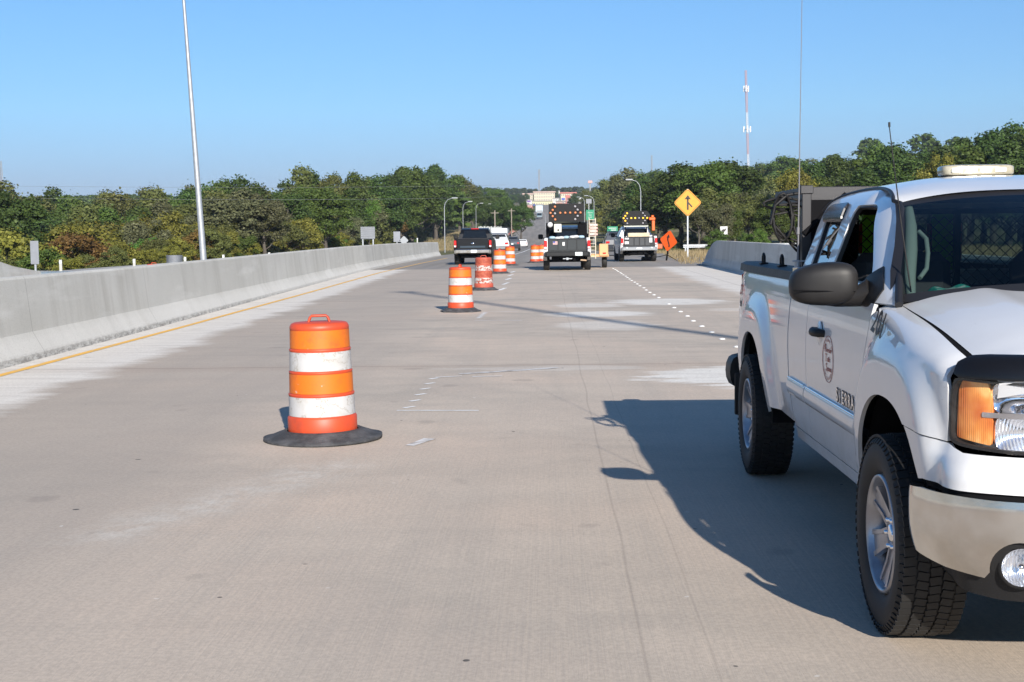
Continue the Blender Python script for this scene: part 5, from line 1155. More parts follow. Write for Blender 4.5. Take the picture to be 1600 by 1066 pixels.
for px, pt, y, sd, lab in ((1001,281,140,-1,'grey arm lamp rising over the farther arrow board truck'),(928,306,260,-1,'arm lamp behind the trailer ramp near the green sign'),(913,308,330,-1,'faint arm lamp just left of the green sign'),(852,332,420,-1,'thin lamp post standing beside the hill road')):
    arm_lamp(px, pt, y, sd, lab, arm=1.5 if y > 200 else 1.2, thick=.06 if y < 200 else .08)
def sign(px, pytop, y, w, h, label, cat='sign', posts=1, mat=M_galvd, zb=None, diamond=False, pm=M_galv, name='road_sign', pw=.06, rz=0, t=.02, legs_to=None, group=None):
    c = at(px, pytop, y); ztop_ = c.z; zb = zb if zb is not None else float(terrain_z(np.array([c.x]), np.array([y]))[0])-.1
    r = empty(name, (c.x, y, zb), rz, label, cat, group); Z = ztop_-zb
    if diamond: m = MB(); e = w/2; cr = .06*w; pts = [];\
        pts = rnd([(0,-e),(e,0),(0,e),(-e,0)], cr*1.6, 4); n = len(pts); m.add([(x,-t,z+Z-e) for x,z in pts]+[(x,0,z+Z-e) for x,z in pts], [tuple(range(n)),tuple(range(2*n-1,n-1,-1))]+[(i,n+i,n+(i+1)%n,(i+1)%n) for i in range(n)])
    else: m = MB(); m.box((0,-t/2,Z-h/2),(w,t,h),bev=.004)
    f = m.build('sign_face', mat, r)
    xs = [0] if posts == 1 else [-w*.36, w*.36]
    for x in xs: m = MB(); m.box((x,.035,Z/2-(.0 if not diamond else .03)),(pw,.05,Z-.02)); m.build('post', pm, r)
    return r, f, Z
M_yel = pbr('yellow_sign', (.58,.26,.004), .5, col2=(.52,.235,.004), ns=8); M_osign = pbr('orange_roll_up', (.62,.085,.006), .5); M_signblk = pbr('sign_black', (.018,.015,.012), .6); M_green = pbr('green_sign', (.0,.20,.10), .45)
# merge sign
sg, face, Z = sign(1074.5, 294.5, 83, 1.72, 0, 'yellow diamond merge sign with black arrow beside the stepped parapet end', diamond=True, mat=M_yel, zb=zr(83)-.1, pw=.085)
cz = Z-.86
def flat(parent, polys, y, mat, name):
    m = MB()
    for p in polys: m.add([(x,y,z) for x,z in p], [tuple(range(len(p)))])
    return m.build(name, mat, parent)
flat(face, [[(-.055,cz-.44),(.055,cz-.44),(.055,cz+.24),(-.055,cz+.24)],[(-.20,cz+.20),(.20,cz+.20),(0,cz+.46)],[(.056,cz-.10),(.23,cz-.30),(.30,cz-.24),(.056,cz+.03)]], -.0245, M_signblk, 'merge_symbol')
ring = rnd([(0,-.80),(.80,0),(0,.80),(-.80,0)],.10,4); ring2 = rnd([(0,-.77),(.77,0),(0,.77),(-.77,0)],.09,4); n = len(ring)
m = MB(); m.add([(x,-.024,z+cz) for x,z in ring]+[(x,-.024,z+cz) for x,z in ring2], [(i,(i+1)%n,n+(i+1)%n,n+i) for i in range(n)]); m.build('border', M_signblk, face)
# orange curve sign on a low stand, turned a little
c = at(1041, 396, 75); r = empty('road_work_sign', (c.x-.02, 75, zr(75)), 0, 'orange diamond sign with a black curving arrow on a low stand', 'sign', rot=(0,R(10),R(-40)))
e = .60; zc = 1.10; pts = rnd([(0,-e),(e,0),(0,e),(-e,0)],.12,4); n = len(pts); m = MB(); m.add([(x,-.012,z+zc) for x,z in pts]+[(x,0,z+zc) for x,z in pts], [tuple(range(n)),tuple(range(2*n-1,n-1,-1))]+[(i,n+i,n+(i+1)%n,(i+1)%n) for i in range(n)]); f = m.build('sign_face', M_osign, r)
cl = [(.09,-.33),(.08,-.22),(.02,-.10),(-.04,0),(-.07,.10),(-.06,.19)]; w_ = .045; polys = []
for (x0_,z0_),(x1_,z1_) in zip(cl, cl[1:]): polys.append([(x0_-w_,zc+z0_),(x0_+w_,zc+z0_),(x1_+w_,zc+z1_),(x1_-w_,zc+z1_)])
polys.append([(-.17,zc+.16),(.05,zc+.19),(-.04,zc+.36)]); flat(f, polys, -.018, M_signblk, 'curve_symbol')
m = MB(); m.box((0,.05,.28),(.07,.07,.56))
for sx in (-1,1): m.tube([(0,.05,.32),(sx*.7,.35*sx,.02)], .02, 6)
m.build('stand', M_dark, r)
m = MB(); m.box((.0,.0,.12),(.8,.35,.20),bev=.05); o = m.build('ballast_bag', M_base); o.location = (c.x-1.0, 74.6, zr(75)); fix(o, 'dark ballast bag on the ground behind the farther arrow board truck', 'sandbag')
# grey sign backs behind the barrier
def back_ribs(f, w, h, Z, n=6):
    m = MB()
    for k in range(n): m.box((0,-.035,Z-h*(k+.5)/n),(w*.98,.02,h*.03))
    m.build('rib', pbr('rib_aluminium', (.13,.14,.155), .6, .2), f)
s1, f1, Z1 = sign(574.5, 354.5, 70, .74, .63, 'grey ribbed sign back on two posts above the left barrier', posts=2, zb=0); back_ribs(f1,.74,.63,Z1)
s2, f2, Z2 = sign(53.5, 376.5, 45, .28, .78, 'tall narrow grey sign back at the far left above the barrier', zb=-.4)
s3, f3, Z3 = sign(620, 362, 92, .46, .70, 'small grey sign back on a single post beside the diamond sign back', zb=-.4)
s4, f4, Z4 = sign(631, 368.5, 92, .64, 0, 'small pale diamond sign back low above the left barrier', diamond=True, mat=pbr('pale_aluminium', (.26,.275,.29), .5, .2), zb=-.4)
s5, f5, Z5 = sign(1131, 354, 118, .62, .70, 'small white sign with a black symbol behind the right parapet', mat=pbr('white_sign', (.52,.52,.52), .5)); flat(f5, [[(-.16,Z5-.56),(.02,Z5-.56),(.02,Z5-.20),(-.16,Z5-.28)],[(.02,Z5-.48),(.2,Z5-.30),(.14,Z5-.14),(.02,Z5-.28)]], -.024, M_signblk, 'symbol')
s6, f6, Z6 = sign(922, 328, 250, 1.45, 1.85, 'green highway sign above the pinkish boards, left of the trees', posts=2, mat=M_green)
for k, (t_, z_) in enumerate((('Gates', .5), ('Ave', .95), ('EXIT', 1.4))): text_mesh(t_, .36, pbr('sign_white', (.5,.5,.5), .5), f6, (0,-.03,Z6-z_), ((1,0,0),(0,0,1)), .001, 'lettering')
s7, f7, Z7 = sign(957, 354, 150, 1.15, .62, 'low green sign above the grey car behind the farther truck', posts=2, mat=M_green)
flat(f7, [[(-.42,Z7-.22),(.42,Z7-.22),(.42,Z7-.16),(-.42,Z7-.16)],[(-.15,Z7-.44),(.40,Z7-.44),(.40,Z7-.36),(-.15,Z7-.36)]], -.024, pbr('sign_white', (.5,.5,.5), .5), 'lettering')
s8, f8, Z8 = sign(920, 311, 300, 1.2, 1.0, 'pale grey sign back standing above the green highway sign', posts=1, pw=.12)
# delineator posts
M_delin = pbr('white_delineator', (.36,.36,.33), .5)
for k, (px, pt, y, nm) in enumerate(((94.5,406,44,'left of the others, over the orange lid'),(209.5,404.5,47,'second from the left, before the orange handle'),(289,401.5,50,'beside the grey ribbed barrel'),(349,398,54,'just right of the tall leaning pole'),(420.5,394.5,60,'midway along the barrier'),(652,372,105,'near the end of the barrier'))):
    c = at(px, pt, y); m = MB(); m.box((0,0,(c.z+.5)/2),(.095,.03,c.z+.5),bev=.008); o = m.build('delineator_post', M_delin); o.location = (c.x, y, -.5); fix(o, 'white marker post '+nm, 'marker post', 'white marker posts beyond the barrier')
    m = MB(); m.box((0,-.02,c.z+.42),(.08,.008,.10)); m.build('reflector', M_plate, o)
for px, py, y, lab, off in ((92,429,40,'orange drum lid with pale deck rim poking over the far left of the barrier',.0),(240,411,47,'orange drum handle poking over the barrier between two marker posts',.02)):
    c = at(px, py, y); drum((c.x, y, c.z-.98), .2, lab, base_r=.42, group='drums behind the barrier')
c = at(83, 428.5, 40.0); m = MB(); prf_ = [(0,.0),(.06,.04),(.0,.10),(.06,.16),(.0,.20)]
for i in range(4): m.add([(-1.35,prf_[i][0],prf_[i][1]),(1.55,prf_[i][0],prf_[i][1]),(1.55,prf_[i+1][0],prf_[i+1][1]),(-1.35,prf_[i+1][0],prf_[i+1][1])], [(0,1,2,3)])
o = m.build('guard_rail', pbr('bluish_galvanised', (.30,.36,.42), .4, .6)); o.location = (c.x+.2, 40.6, c.z-.13); fix(o, 'bluish steel guard rail end lying behind the left barrier', 'guard rail')
for x in (-1.0,.2,1.3): m = MB(); m.box((x,.12,-.45),(.10,.15,1.2)); m.build('post', M_galv, o)
c = at(272.5, 399, 48); m = MB(); prf2 = [(.0001,0)]
for k in range(9): z = -.04*k; prf2 += [(.29,z),(.29,z-.02),(.265,z-.025),(.265,z-.038)]
prf2.append((.29,-1.1)); m.lathe(prf2[::-1], 24); o = m.build('ribbed_barrel', M_galvd); o.location = c; fix(o, 'grey ribbed barrel top showing above the barrier', 'barrel')
# guard rail at the ramp on the right
m = MB(); 
for i in range(4): m.add([(-1,prf_[i][0],.45+prf_[i][1]*1.4),(12,prf_[i][0],.45+prf_[i][1]*1.4),(12,prf_[i+1][0],.45+prf_[i+1][1]*1.4),(-1,prf_[i+1][0],.45+prf_[i+1][1]*1.4)], [(0,1,2,3)])
o = m.build('guard_rail', pbr('white_steel_rail', (.48,.50,.52), .4, .3)); o.location = (12.4, 116, float(terrain_z(np.array([14.]),np.array([116.]))[0])+.1); o.rotation_euler = (0,0,R(8)); fix(o, 'pale guard rail in the dry grass behind the yellow merge sign', 'guard rail')
for x in np.linspace(-.8,11.8,7): m = MB(); m.box((x,.12,.30),(.12,.15,.75)); m.build('post', M_galv, o)
# radio masts
def mast(px, pytop, pybot, y, w, label, red, zb=None):
    a, b = at(px[0], pytop, y), at(px[1], pybot, y); zb = zb if zb is not None else 0; b2 = b+(b-a).normalized()*((b.z-zb)/max(.01,(a-b).normalized().z)); Hh = (a-b2).length; k = 9
    r = empty('radio_mast', b2, 0, label, 'radio mast'); dr_ = (a-b2).normalized(); segs = 7
    for i in range(segs):
        m = MB(); p0, p1 = dr_*Hh*i/segs, dr_*Hh*(i+1)/segs
        for q in range(3):
            t = 2*math.pi*q/3; o_ = Vector((math.cos(t)*w/2, math.sin(t)*w/2, 0)); m.tube([p0+o_, p1+o_], w*.11, 5, cap=False)
        nz = 10
        for j in range(nz):
            t0, t1 = 2*math.pi*(j%3)/3, 2*math.pi*((j+1)%3)/3; q0 = p0.lerp(p1,j/nz); q1 = p0.lerp(p1,(j+1)/nz)
            for sh in (0,1,2): t0, t1 = 2*math.pi*sh/3, 2*math.pi*((sh+1)%3)/3; m.tube([q0+Vector((math.cos(t0)*w/2,math.sin(t0)*w/2,0)), q1+Vector((math.cos(t1)*w/2,math.sin(t1)*w/2,0))], w*.07, 4, cap=False)
        m.build('mast_section', red[i%len(red)], r)
    return r, dr_, Hh
M_mw = pbr('mast_white', (.55,.55,.56), .6); M_mr = pbr('mast_red', (.40,.22,.21), .6); M_mg = pbr('mast_grey', (.25,.27,.30), .6)
r_, dv, Hm = mast((1165,1169), 110, 264, 560, .85, 'tall red and white radio mast above the trees on the right', [M_mw,M_mr,M_mw,M_mr,M_mw,M_mr,M_mr], zb=8)
for f_, w_ in ((.60,3.0),(.875,2.0)):
    for q in range(3):
        t = 2*math.pi*q/3+.4; p = dv*Hm*f_+Vector((math.cos(t)*w_*.5,math.sin(t)*w_*.5,0)); m = MB(); m.box(p,(.5,.5,2.4)); m.box(dv*Hm*f_+Vector((math.cos(t)*w_*.25,math.sin(t)*w_*.25,0)),(.9,.9,.15)); m.build('antenna_panel', M_mw, r_)
mast((1018,1018), 243, 272, 700, .8, 'thin grey mast above the trees right of centre', [M_mg], zb=20)
mast((842,842), 265, 292, 1300, 1.6, 'thin far mast on the hill above the cream hotel', [M_mg], zb=36)
mast((0,3), 252, 292, 420, .9, 'thin lattice mast at the left edge above the trees', [M_mg], zb=-4)
# overhead wires in front of the left wood
for k, (pa, pb_, pc) in enumerate((((-300,286),(330,293),(790,289)),((-300,306),(440,312),(790,306)))):
    a, b, c = at(pa[0],pa[1],125), at(pb_[0],pb_[1],128), at(pc[0],pc[1],150); m = MB()
    pts = [a*(1-t)**2+(b*2-(a+c)/2)*2*t*(1-t)+c*t*t for t in np.linspace(0,1,30)]; m.tube(pts, .009, 4, cap=False)
    o = m.build('overhead_wire', pbr('wire_grey', (.16,.17,.18), .6)); fix(o, ('upper','lower','shortest left')[k]+' overhead wire strung in front of the wood on the left', 'overhead wire')
# ------------------------------------------------------------------ trees
def leaf_mat(name, dark, mid, light, hue=.0):
    n = NT(name); t = n.t; g = t.nodes.new('ShaderNodeNewGeometry'); oi = t.nodes.new('ShaderNodeObjectInfo')
    c = n.ramp(g.outputs['Random Per Island'], [(0., dark), (.22, mid), (.8, mid), (1., light)])
    cl = n.noise(5.5, 3); c = n.mix(n.ramp(cl, [(.36, .4), (.55, 0.)]), c, tuple(q*.8 for q in dark))  # noise darkens leaf clumps, shading put into the colour
    hs = t.nodes.new('ShaderNodeHueSaturation'); n.lk(c, hs.inputs['Color']); n.lk(n.math('ADD', n.math('MULTIPLY', oi.outputs['Random'], .035), .485), hs.inputs['Hue']); n.lk(n.math('ADD', n.math('MULTIPLY', oi.outputs['Random'], .5), .75), hs.inputs['Value'])
    m = n.out(hs.outputs[0], .6, .25)
    tr = t.nodes.new('ShaderNodeBsdfTranslucent'); n.lk(hs.outputs[0], tr.inputs[0]); mx = t.nodes.new('ShaderNodeMixShader'); mx.inputs[0].default_value = .22
    out = [q for q in t.nodes if q.type == 'OUTPUT_MATERIAL'][0]; n.lk(n.b.outputs[0], mx.inputs[1]); n.lk(tr.outputs[0], mx.inputs[2]); n.lk(mx.outputs[0], out.inputs[0]); return m
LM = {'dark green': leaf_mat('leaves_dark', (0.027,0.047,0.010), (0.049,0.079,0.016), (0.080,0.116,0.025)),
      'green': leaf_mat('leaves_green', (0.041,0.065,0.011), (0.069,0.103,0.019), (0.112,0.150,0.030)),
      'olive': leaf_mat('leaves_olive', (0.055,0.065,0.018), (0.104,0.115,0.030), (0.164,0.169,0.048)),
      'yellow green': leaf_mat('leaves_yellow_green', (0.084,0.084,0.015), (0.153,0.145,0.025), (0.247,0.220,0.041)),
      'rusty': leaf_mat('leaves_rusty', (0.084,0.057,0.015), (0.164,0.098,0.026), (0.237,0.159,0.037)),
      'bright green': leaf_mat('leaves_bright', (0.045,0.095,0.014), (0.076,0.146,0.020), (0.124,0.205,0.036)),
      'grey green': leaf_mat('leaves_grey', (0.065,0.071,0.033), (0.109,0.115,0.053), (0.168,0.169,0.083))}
M_bark = pbr('bark', (.05,.042,.034), .9, col2=(.10,.088,.072), ns=12, nstretch=(1,1,.2)); M_barkp = pbr('pale_bark', (.16,.15,.13), .9, col2=(.26,.25,.22), ns=12, nstretch=(1,1,.2))
def crown_mesh(seed, kind, n_leaf=7500, ls=.021):
    g = np.random.default_rng(seed)
    if kind == 'round': nl, zc, rx, rz, lr = 70, .58, .27, .40, .078
    elif kind == 'tall': nl, zc, rx, rz, lr = 64, .55, .20, .44, .068
    elif kind == 'pine': nl, zc, rx, rz, lr = 64, .60, .19, .39, .058
    elif kind == 'bush': nl, zc, rx, rz, lr = 60, .42, .44, .52, .105
    else: nl, zc, rx, rz, lr = 26, .60, .27, .36, .085      # open
    L = []
    while len(L) < nl:
        p = g.normal(size=3); p /= np.linalg.norm(p); rr = g.uniform(.45,1)**.5 if kind != 'open' else g.uniform(.3,1)
        if p[2] < -.75 and kind != 'bush': continue
        z = zc+p[2]*rz*rr; w = 1.0
        if kind in ('tall','pine'): w = np.clip((1.02-z)/.45, .12, 1)**.75
        if kind == 'bush' and z < .02: z = .05+abs(z)*.3
        L.append((p[0]*rx*rr*w*g.uniform(.75,1.25), p[1]*rx*rr*w*g.uniform(.75,1.25), z*(1 if p[2] < .3 else g.uniform(.9,1.03)), lr*g.uniform(.45,1.5)))
    L = np.array(L); sz = L[:,3]**2; cnt = (n_leaf*sz/sz.sum()).astype(int); P = []; Nn = []
    for (x,y,z,r), c in zip(L, cnt):
        d = g.normal(size=(c,3)); d /= np.linalg.norm(d,axis=1)[:,None]; d[:,2] = np.where(d[:,2] < -.3, -d[:,2]*.6, d[:,2])
        rad = r*(g.uniform(.55,1.0,size=c)**.6)*(1+.22*np.sin(d[:,0]*7+x*40)*np.cos(d[:,2]*6+y*30)); q = np.stack([x+d[:,0]*rad, y+d[:,1]*rad, z+d[:,2]*rad*1.1], -1); P.append(q); Nn.append(d)
    P = np.concatenate(P); Nn = np.concatenate(Nn); n = len(P)
    stray = g.random(n) < .14; P[stray] += Nn[stray]*lr*.7*g.random((stray.sum(),1))
    nn = Nn+g.normal(scale=.55,size=(n,3)); nn /= np.linalg.norm(nn,axis=1)[:,None]
    t = np.cross(nn, g.normal(size=(n,3))); t /= np.linalg.norm(t,axis=1)[:,None]; b = np.cross(nn, t); s = ls*g.uniform(.55,1.25,size=(n,1)); a = s*g.uniform(.6,1,size=(n,1))
    V = np.stack([P-t*s, P-b*a*.8+t*s*.1, P+t*s, P+b*a], 1).reshape(-1,3)
    me = bpy.data.meshes.new('crown'); me.vertices.add(4*n); me.vertices.foreach_set('co', V.ravel()); me.loops.add(4*n); me.loops.foreach_set('vertex_index', np.arange(4*n)); me.polygons.add(n); me.polygons.foreach_set('loop_start', np.arange(0,4*n,4)); me.polygons.foreach_set('loop_total', np.full(n,4)); me.update(); me.validate(); return me, L
def trunk_mesh(seed, kind, L):
    g = random.Random(seed); m = MB(); top = .75 if kind in ('pine','tall') else .5
    pts = [(0,0,-.04)]; x = y = 0
    for i in range(1,6): x += g.uniform(-.012,.012); y += g.uniform(-.012,.012); pts.append((x,y,top*i/5))
    r0_ = .022 if kind != 'bush' else .014; m.tube(pts, [r0_*1.3,r0_,r0_*.85,r0_*.7,r0_*.5,r0_*.3], 7)
    for k in sorted(range(len(L)), key=lambda i: -L[i][3])[:12]:
        q = L[k]; h = min(top*.95, max(.12, q[2]-.18)); i = min(4,int(h/top*5)); a = Vector(pts[i]).lerp(Vector(pts[i+1]), h/top*5-i); e = Vector(q[:3]); mid = a.lerp(e,.5)+Vector((0,0,-.03)); m.tube([a,mid,e],[r0_*.42,r0_*.3,r0_*.12],5,cap=False)
    me = m.build('trunk', M_bark); d = me.data; bpy.data.objects.remove(me); return d
VAR = {}
for kind, seeds in (('round',(1,2,3)),('tall',(4,5,6)),('pine',(7,8)),('bush',(9,10,11)),('open',(12,13))):
    for s_ in seeds:
        cm, L = crown_mesh(s_, kind, 15000 if kind != 'open' else 6500, .0125 if kind != 'bush' else .019); VAR.setdefault(kind, []).append((cm, trunk_mesh(s_, kind, L)))
CM = {}
def crown_for(kind, i, col):
    k = (kind, i, col)
    if k not in CM: me = VAR[kind][i][0].copy(); me.materials.clear(); me.materials.append(LM[col]); CM[k] = me
    return CM[k]
rt = random.Random(21); TREES = 0; _labels = {}
def tz(x, y): return float(terrain_z(np.array([float(x)]), np.array([float(y)]))[0])
def place_phrase(px):
    for lim, s_ in ((40,'at the left edge'),(130,'right of the narrow sign back'),(230,'left of the leaning pole'),(330,'behind the tall leaning pole'),(450,'right of the leaning pole'),(545,'left of the ribbed sign back'),(615,'behind the ribbed sign back'),(690,'left of the nearest arm lamp'),(790,'behind the arm lamps'),(935,'above the hill road'),(985,'left of the farther arrow board'),(1050,'behind the farther arrow board'),(1110,'behind the merge sign'),(1180,'right of the merge sign'),(1260,'left of the whip aerial'),(1400,'above the pickup cab'),(1480,'left of the roof light bar'),(1640,'above the roof light bar')):
        if px < lim: return s_
    return 'at the right edge'
def tree(px, pytop, y, kind, col, layer, wide=1.0, bark=None, label=None):
    global TREES
    lim = 27*CF/(858-px) if px < 800 else (15*CF/(px-858) if px > 900 else 0)
    if px < 800 or px < 1070: y = max(y, lim*(1+.12*rt.random())) if y < 290 else y
    t = at(px, pytop, y); z0 = tz(t.x, y); h = t.z-z0
    if h < 1: return
    i = rt.randrange(len(VAR[kind])); nm = {'bush':'bush','pine':'pine_tree'}.get(kind,'tree')
    form = {'round':'round tree','tall':'tall tree','pine':'dense pine','bush':'bush','open':'open branched tree'}[kind]
    lab = label or f'{col} {form} {layer} {place_phrase(px)}'
    r = empty(nm, (t.x, y, z0), rt.uniform(0,6.28), lab, 'bush' if kind == 'bush' else 'tree', layer.replace('in the','').strip()+' '+('bushes' if kind == 'bush' else 'trees')+' '+place_phrase(px)+' '+col)
    r.scale = (h*wide, h*wide, h)
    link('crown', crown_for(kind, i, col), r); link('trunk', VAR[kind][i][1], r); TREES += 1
def prof_top(P): xs, ys = zip(*P); return lambda x: float(np.interp(x, xs, ys))
left_top = prof_top([(-60,292),(10,290),(28,300),(100,304),(140,297),(215,299),(260,296),(300,298),(335,280),(372,274),(400,283),(430,286),(452,272),(500,268),(560,268),(600,272),(618,262),(680,260),(705,266),(730,282),(760,298),(790,305)])
def row(x0, x1, step, y0, y1, topf, dtop, kinds, cols, layer, wide=1.0, skip=None):
    x = x0
    while x < x1:
        px = x+rt.uniform(-.3,.3)*step; y = rt.uniform(y0,y1)
        if not (skip and skip(px)): tree(px, topf(px)+dtop+rt.uniform(-3,9), y, rt.choice(kinds), rt.choice(cols), layer, wide*rt.uniform(.9,1.2))
        x += step*rt.uniform(.8,1.2)
DK = ['dark green','dark green','green','olive']
row(-50, 330, 25, 200, 230, left_top, 0, ['round','tall'], ['olive','olive','green','dark green'], 'in the back row', 1.15)
row(330, 760, 23, 190, 215, left_top, 0, ['tall','round','pine'], DK, 'in the back row', 1.05)
row(610, 745, 30, 165, 180, left_top, 5, ['round','tall'], DK[:3], 'in the second row', 1.3)
row(-40, 640, 31, 150, 168, left_top, 24, ['round','tall','round'], ['olive','green','dark green','grey green','olive'], 'in the middle row', 1.2)
mid_top = prof_top([(-60,345),(20,350),(100,338),(200,345),(300,335),(350,330),(420,335),(470,338),(520,330),(560,345),(600,335),(650,345),(700,362),(740,372)])
row(-40, 690, 30, 118, 135, mid_top, 0, ['bush','round','bush'], ['yellow green','olive','olive','green','olive','grey green','yellow green'], 'in the scrub', 1.1)
row(-30, 690, 28, 96, 110, mid_top, 26, ['bush'], ['green','yellow green','bright green','olive','olive','yellow green','rusty'], 'low in the scrub', 1.1)
low_top = prof_top([(-60,392),(100,390),(300,378),(500,362),(690,368)])
row(-30, 640, 44, 80, 92, low_top, 0, ['bush'], ['green','yellow green','olive','yellow green'], 'by the barrier', 1.2)
tree(5, 292, 120, 'round', 'dark green', '', 1.2, label='big dark tree with orange tips at the left edge'); tree(10, 356, 88, 'bush', 'yellow green', '', 1.2, label='yellowish bush at the left edge')
tree(365, 294, 128, 'round', 'grey green', '', 1.6, label='broad grey green tree right of the tall leaning pole'); tree(410, 300, 126, 'round', 'grey green', '', 1.3, label='second broad grey green tree right of the leaning pole')
tree(575, 308, 118, 'open', 'bright green', '', .8, label='small pale green tree standing behind the ribbed sign back')
tree(610, 322, 120, 'round', 'rusty', '', 1.1, label='rust tinted tree between the two grey sign backs')
# right side
right_top = prof_top([(930,296),(945,280),(990,262),(1012,285),(1030,280),(1055,262),(1085,250),(1150,252),(1185,268),(1240,272),(1290,245),(1330,248),(1370,232),(1395,225),(1450,232),(1470,225),(1500,224),(1520,204),(1560,198),(1600,206),(1700,200),(2080,215)])
row(1278, 2080, 23, 170, 200, right_top, 0, ['pine','tall'], ['dark green','dark green','green'], 'in the pine wood', 1.15)
row(1290, 2080, 46, 130, 150, right_top, 22, ['pine','tall'], ['dark green','green'], 'in front of the pine wood', 1.5)
row(1262, 1300, 15, 230, 260, lambda x: 250, 0, ['round'], ['dark green'], 'beyond the yellow tree', 1.3)
row(1045, 1180, 21, 175, 195, right_top, 0, ['pine','round'], ['dark green','dark green','green'], 'in the dark clump', 1.45)
row(1150, 1262, 26, 210, 240, right_top, 6, ['round'], ['yellow green','olive','green'], 'on the rise', 1.4)
tree(1240, 256, 135, 'open', 'yellow green', '', .95, label='yellow leaved tree just left of the whip aerial'); tree(1255, 266, 130, 'open', 'yellow green', '', .9, label='second yellow leaved tree behind the whip aerial')
tree(1466, 233, 120, 'open', 'yellow green', '', .7, label='small yellow tree left of the roof light bar')
row(1120, 1262, 27, 140, 158, lambda x: 292, 0, ['round','open'], ['olive','grey green','olive'], 'behind the parapet', 1.3)
row(1085, 1300, 28, 124, 134, lambda x: 318, 0, ['round','open','bush'], ['olive','grey green','green'], 'low behind the parapet', 1.1)
tree(1186, 357, 112, 'bush', 'bright green', '', 1.0, label='bright green bush behind the middle of the right parapet'); tree(1168, 360, 113, 'bush', 'green', '', .9, label='small green bush left of the bright green bush'); tree(1120, 358, 116, 'bush', 'green', '', 1.0, label='green bush beside the small white sign')
row(1030, 1130, 26, 150, 160, lambda x: 366, 0, ['bush'], ['green','grey green'], 'under the dark clump', 1.3)
row(928, 1016, 17, 165, 185, right_top, 0, ['tall','round'], ['olive','dark green','grey green'], 'in the roadside clump', 1.25)
row(930, 1010, 20, 130, 140, lambda x: 326, 0, ['round','bush'], ['yellow green','yellow green','olive'], 'at the roadside', 1.1)
row(1010, 1050, 14, 240, 260, lambda x: 283, 0, ['round'], ['olive','yellow green'], 'between the clumps', 1.3)
row(762, 812, 12, 300, 330, lambda x: 304+(abs(x-790)/3), 0, ['round'], ['dark green'], 'by the far meadow', .95)
row(738, 780, 14, 400, 430, lambda x: 297, 0, ['round'], ['dark green','green'], 'beyond the lamps', 1.4)
row(1015, 1060, 14, 420, 460, lambda x: 266, 0, ['round'], ['green'], 'far beyond', 1.4)
row(1170, 1270, 13, 420, 460, lambda x: 250+4*math.sin(x*.05), 0, ['round'], ['green','olive'], 'on the far rise', 1.4)
print('TREES', TREES)
# far woods as one mass
def far_wood(name, spots, col, label):
    g = np.random.default_rng(len(spots)); V = []; base, L = crown_mesh(99, 'round', 900, .055); co = np.empty(len(base.vertices)*3); base.vertices.foreach_get('co', co); co = co.reshape(-1,3)
    for x, y, z, h in spots:
        a = g.uniform(0,6.28); c, s_ = math.cos(a), math.sin(a); q = co*h*np.array([1.5,1.5,1]); V.append(np.stack([q[:,0]*c-q[:,1]*s_+x, q[:,0]*s_+q[:,1]*c+y, q[:,2]+z],-1))
    V = np.concatenate(V); n = len(V)//4; me = bpy.data.meshes.new(name); me.vertices.add(4*n); me.vertices.foreach_set('co', V.ravel()); me.loops.add(4*n); me.loops.foreach_set('vertex_index', np.arange(4*n)); me.polygons.add(n); me.polygons.foreach_set('loop_start', np.arange(0,4*n,4)); me.polygons.foreach_set('loop_total', np.full(n,4)); me.update(); me.materials.append(LM[col]); o = link(name, me); tag(o, label, 'wood', None, 'stuff')
sp = []; g = random.Random(4)
for k in range(330):
    y = g.uniform(1350,1900); x = (g.uniform(640,1180)-858)/CF*y; sp.append((x,y,tz(x,y)-1,g.uniform(11,17)))
far_wood('far_wood', sp, 'dark green', 'distant hazy woods covering the hill behind the town')
sp = []
for k in range(480):
    y = g.uniform(330,900); px = g.choice([g.uniform(-80,740), g.uniform(-80,740), g.uniform(1000,2400)]); x = (px-858)/CF*y
    z = tz(x,y); h = min(16, max(6, (365-290)*y/CF+1.6-z)) if px < 800 else g.uniform(9,14)
    if px < 800 or y < 700: sp.append((x,y,z-1,h*.93))
far_wood('far_wood', sp, 'green', 'woods filling the land behind the nearer trees')
# dry grass on the verge
def grass(name, area, n, h, cols, label, seed=3):
    g = np.random.default_rng(seed); x = g.uniform(area[0],area[1],n); y = g.uniform(area[2],area[3],n); keep = area[4](x,y) if len(area) > 4 else np.ones(n,bool); x, y = x[keep], y[keep]; n = len(x); z = terrain_z(x,y)
    a = g.uniform(0,6.28,n); hh = h*g.uniform(.4,1.2,n)*(.4+.8*(np.sin(x*1.3)*np.cos(y*.7)*.5+.5)); w = .02+.012*hh/h; dx, dy = np.cos(a)*w, np.sin(a)*w; lx, ly = g.normal(0,.25,n)*hh, g.normal(0,.25,n)*hh
    V = np.stack([np.stack([x-dx,y-dy,z-.02],-1), np.stack([x+dx,y+dy,z-.02],-1), np.stack([x+lx,y+ly,z+hh],-1)],1).reshape(-1,3)
    me = bpy.data.meshes.new(name); me.vertices.add(3*n); me.vertices.foreach_set('co', V.ravel()); me.loops.add(3*n); me.loops.foreach_set('vertex_index', np.arange(3*n)); me.polygons.add(n); me.polygons.foreach_set('loop_start', np.arange(0,3*n,3)); me.polygons.foreach_set('loop_total', np.full(n,3)); me.update(); me.materials.append(cols); tag(link(name, me), label, 'grass', None, 'stuff')
M_dry = leaf_mat('dry_grass_blades', (.20,.155,.075), (.32,.25,.13), (.42,.34,.19)); M_gg = leaf_mat('green_grass_blades', (.05,.07,.02), (.09,.12,.035), (.15,.17,.05))
road_r = lambda x, y: x > np.interp(y, [60,66,75,90,95,100,160], [8.3,8.3,9.1,13.5,15.2,12.2,5.2])+.1
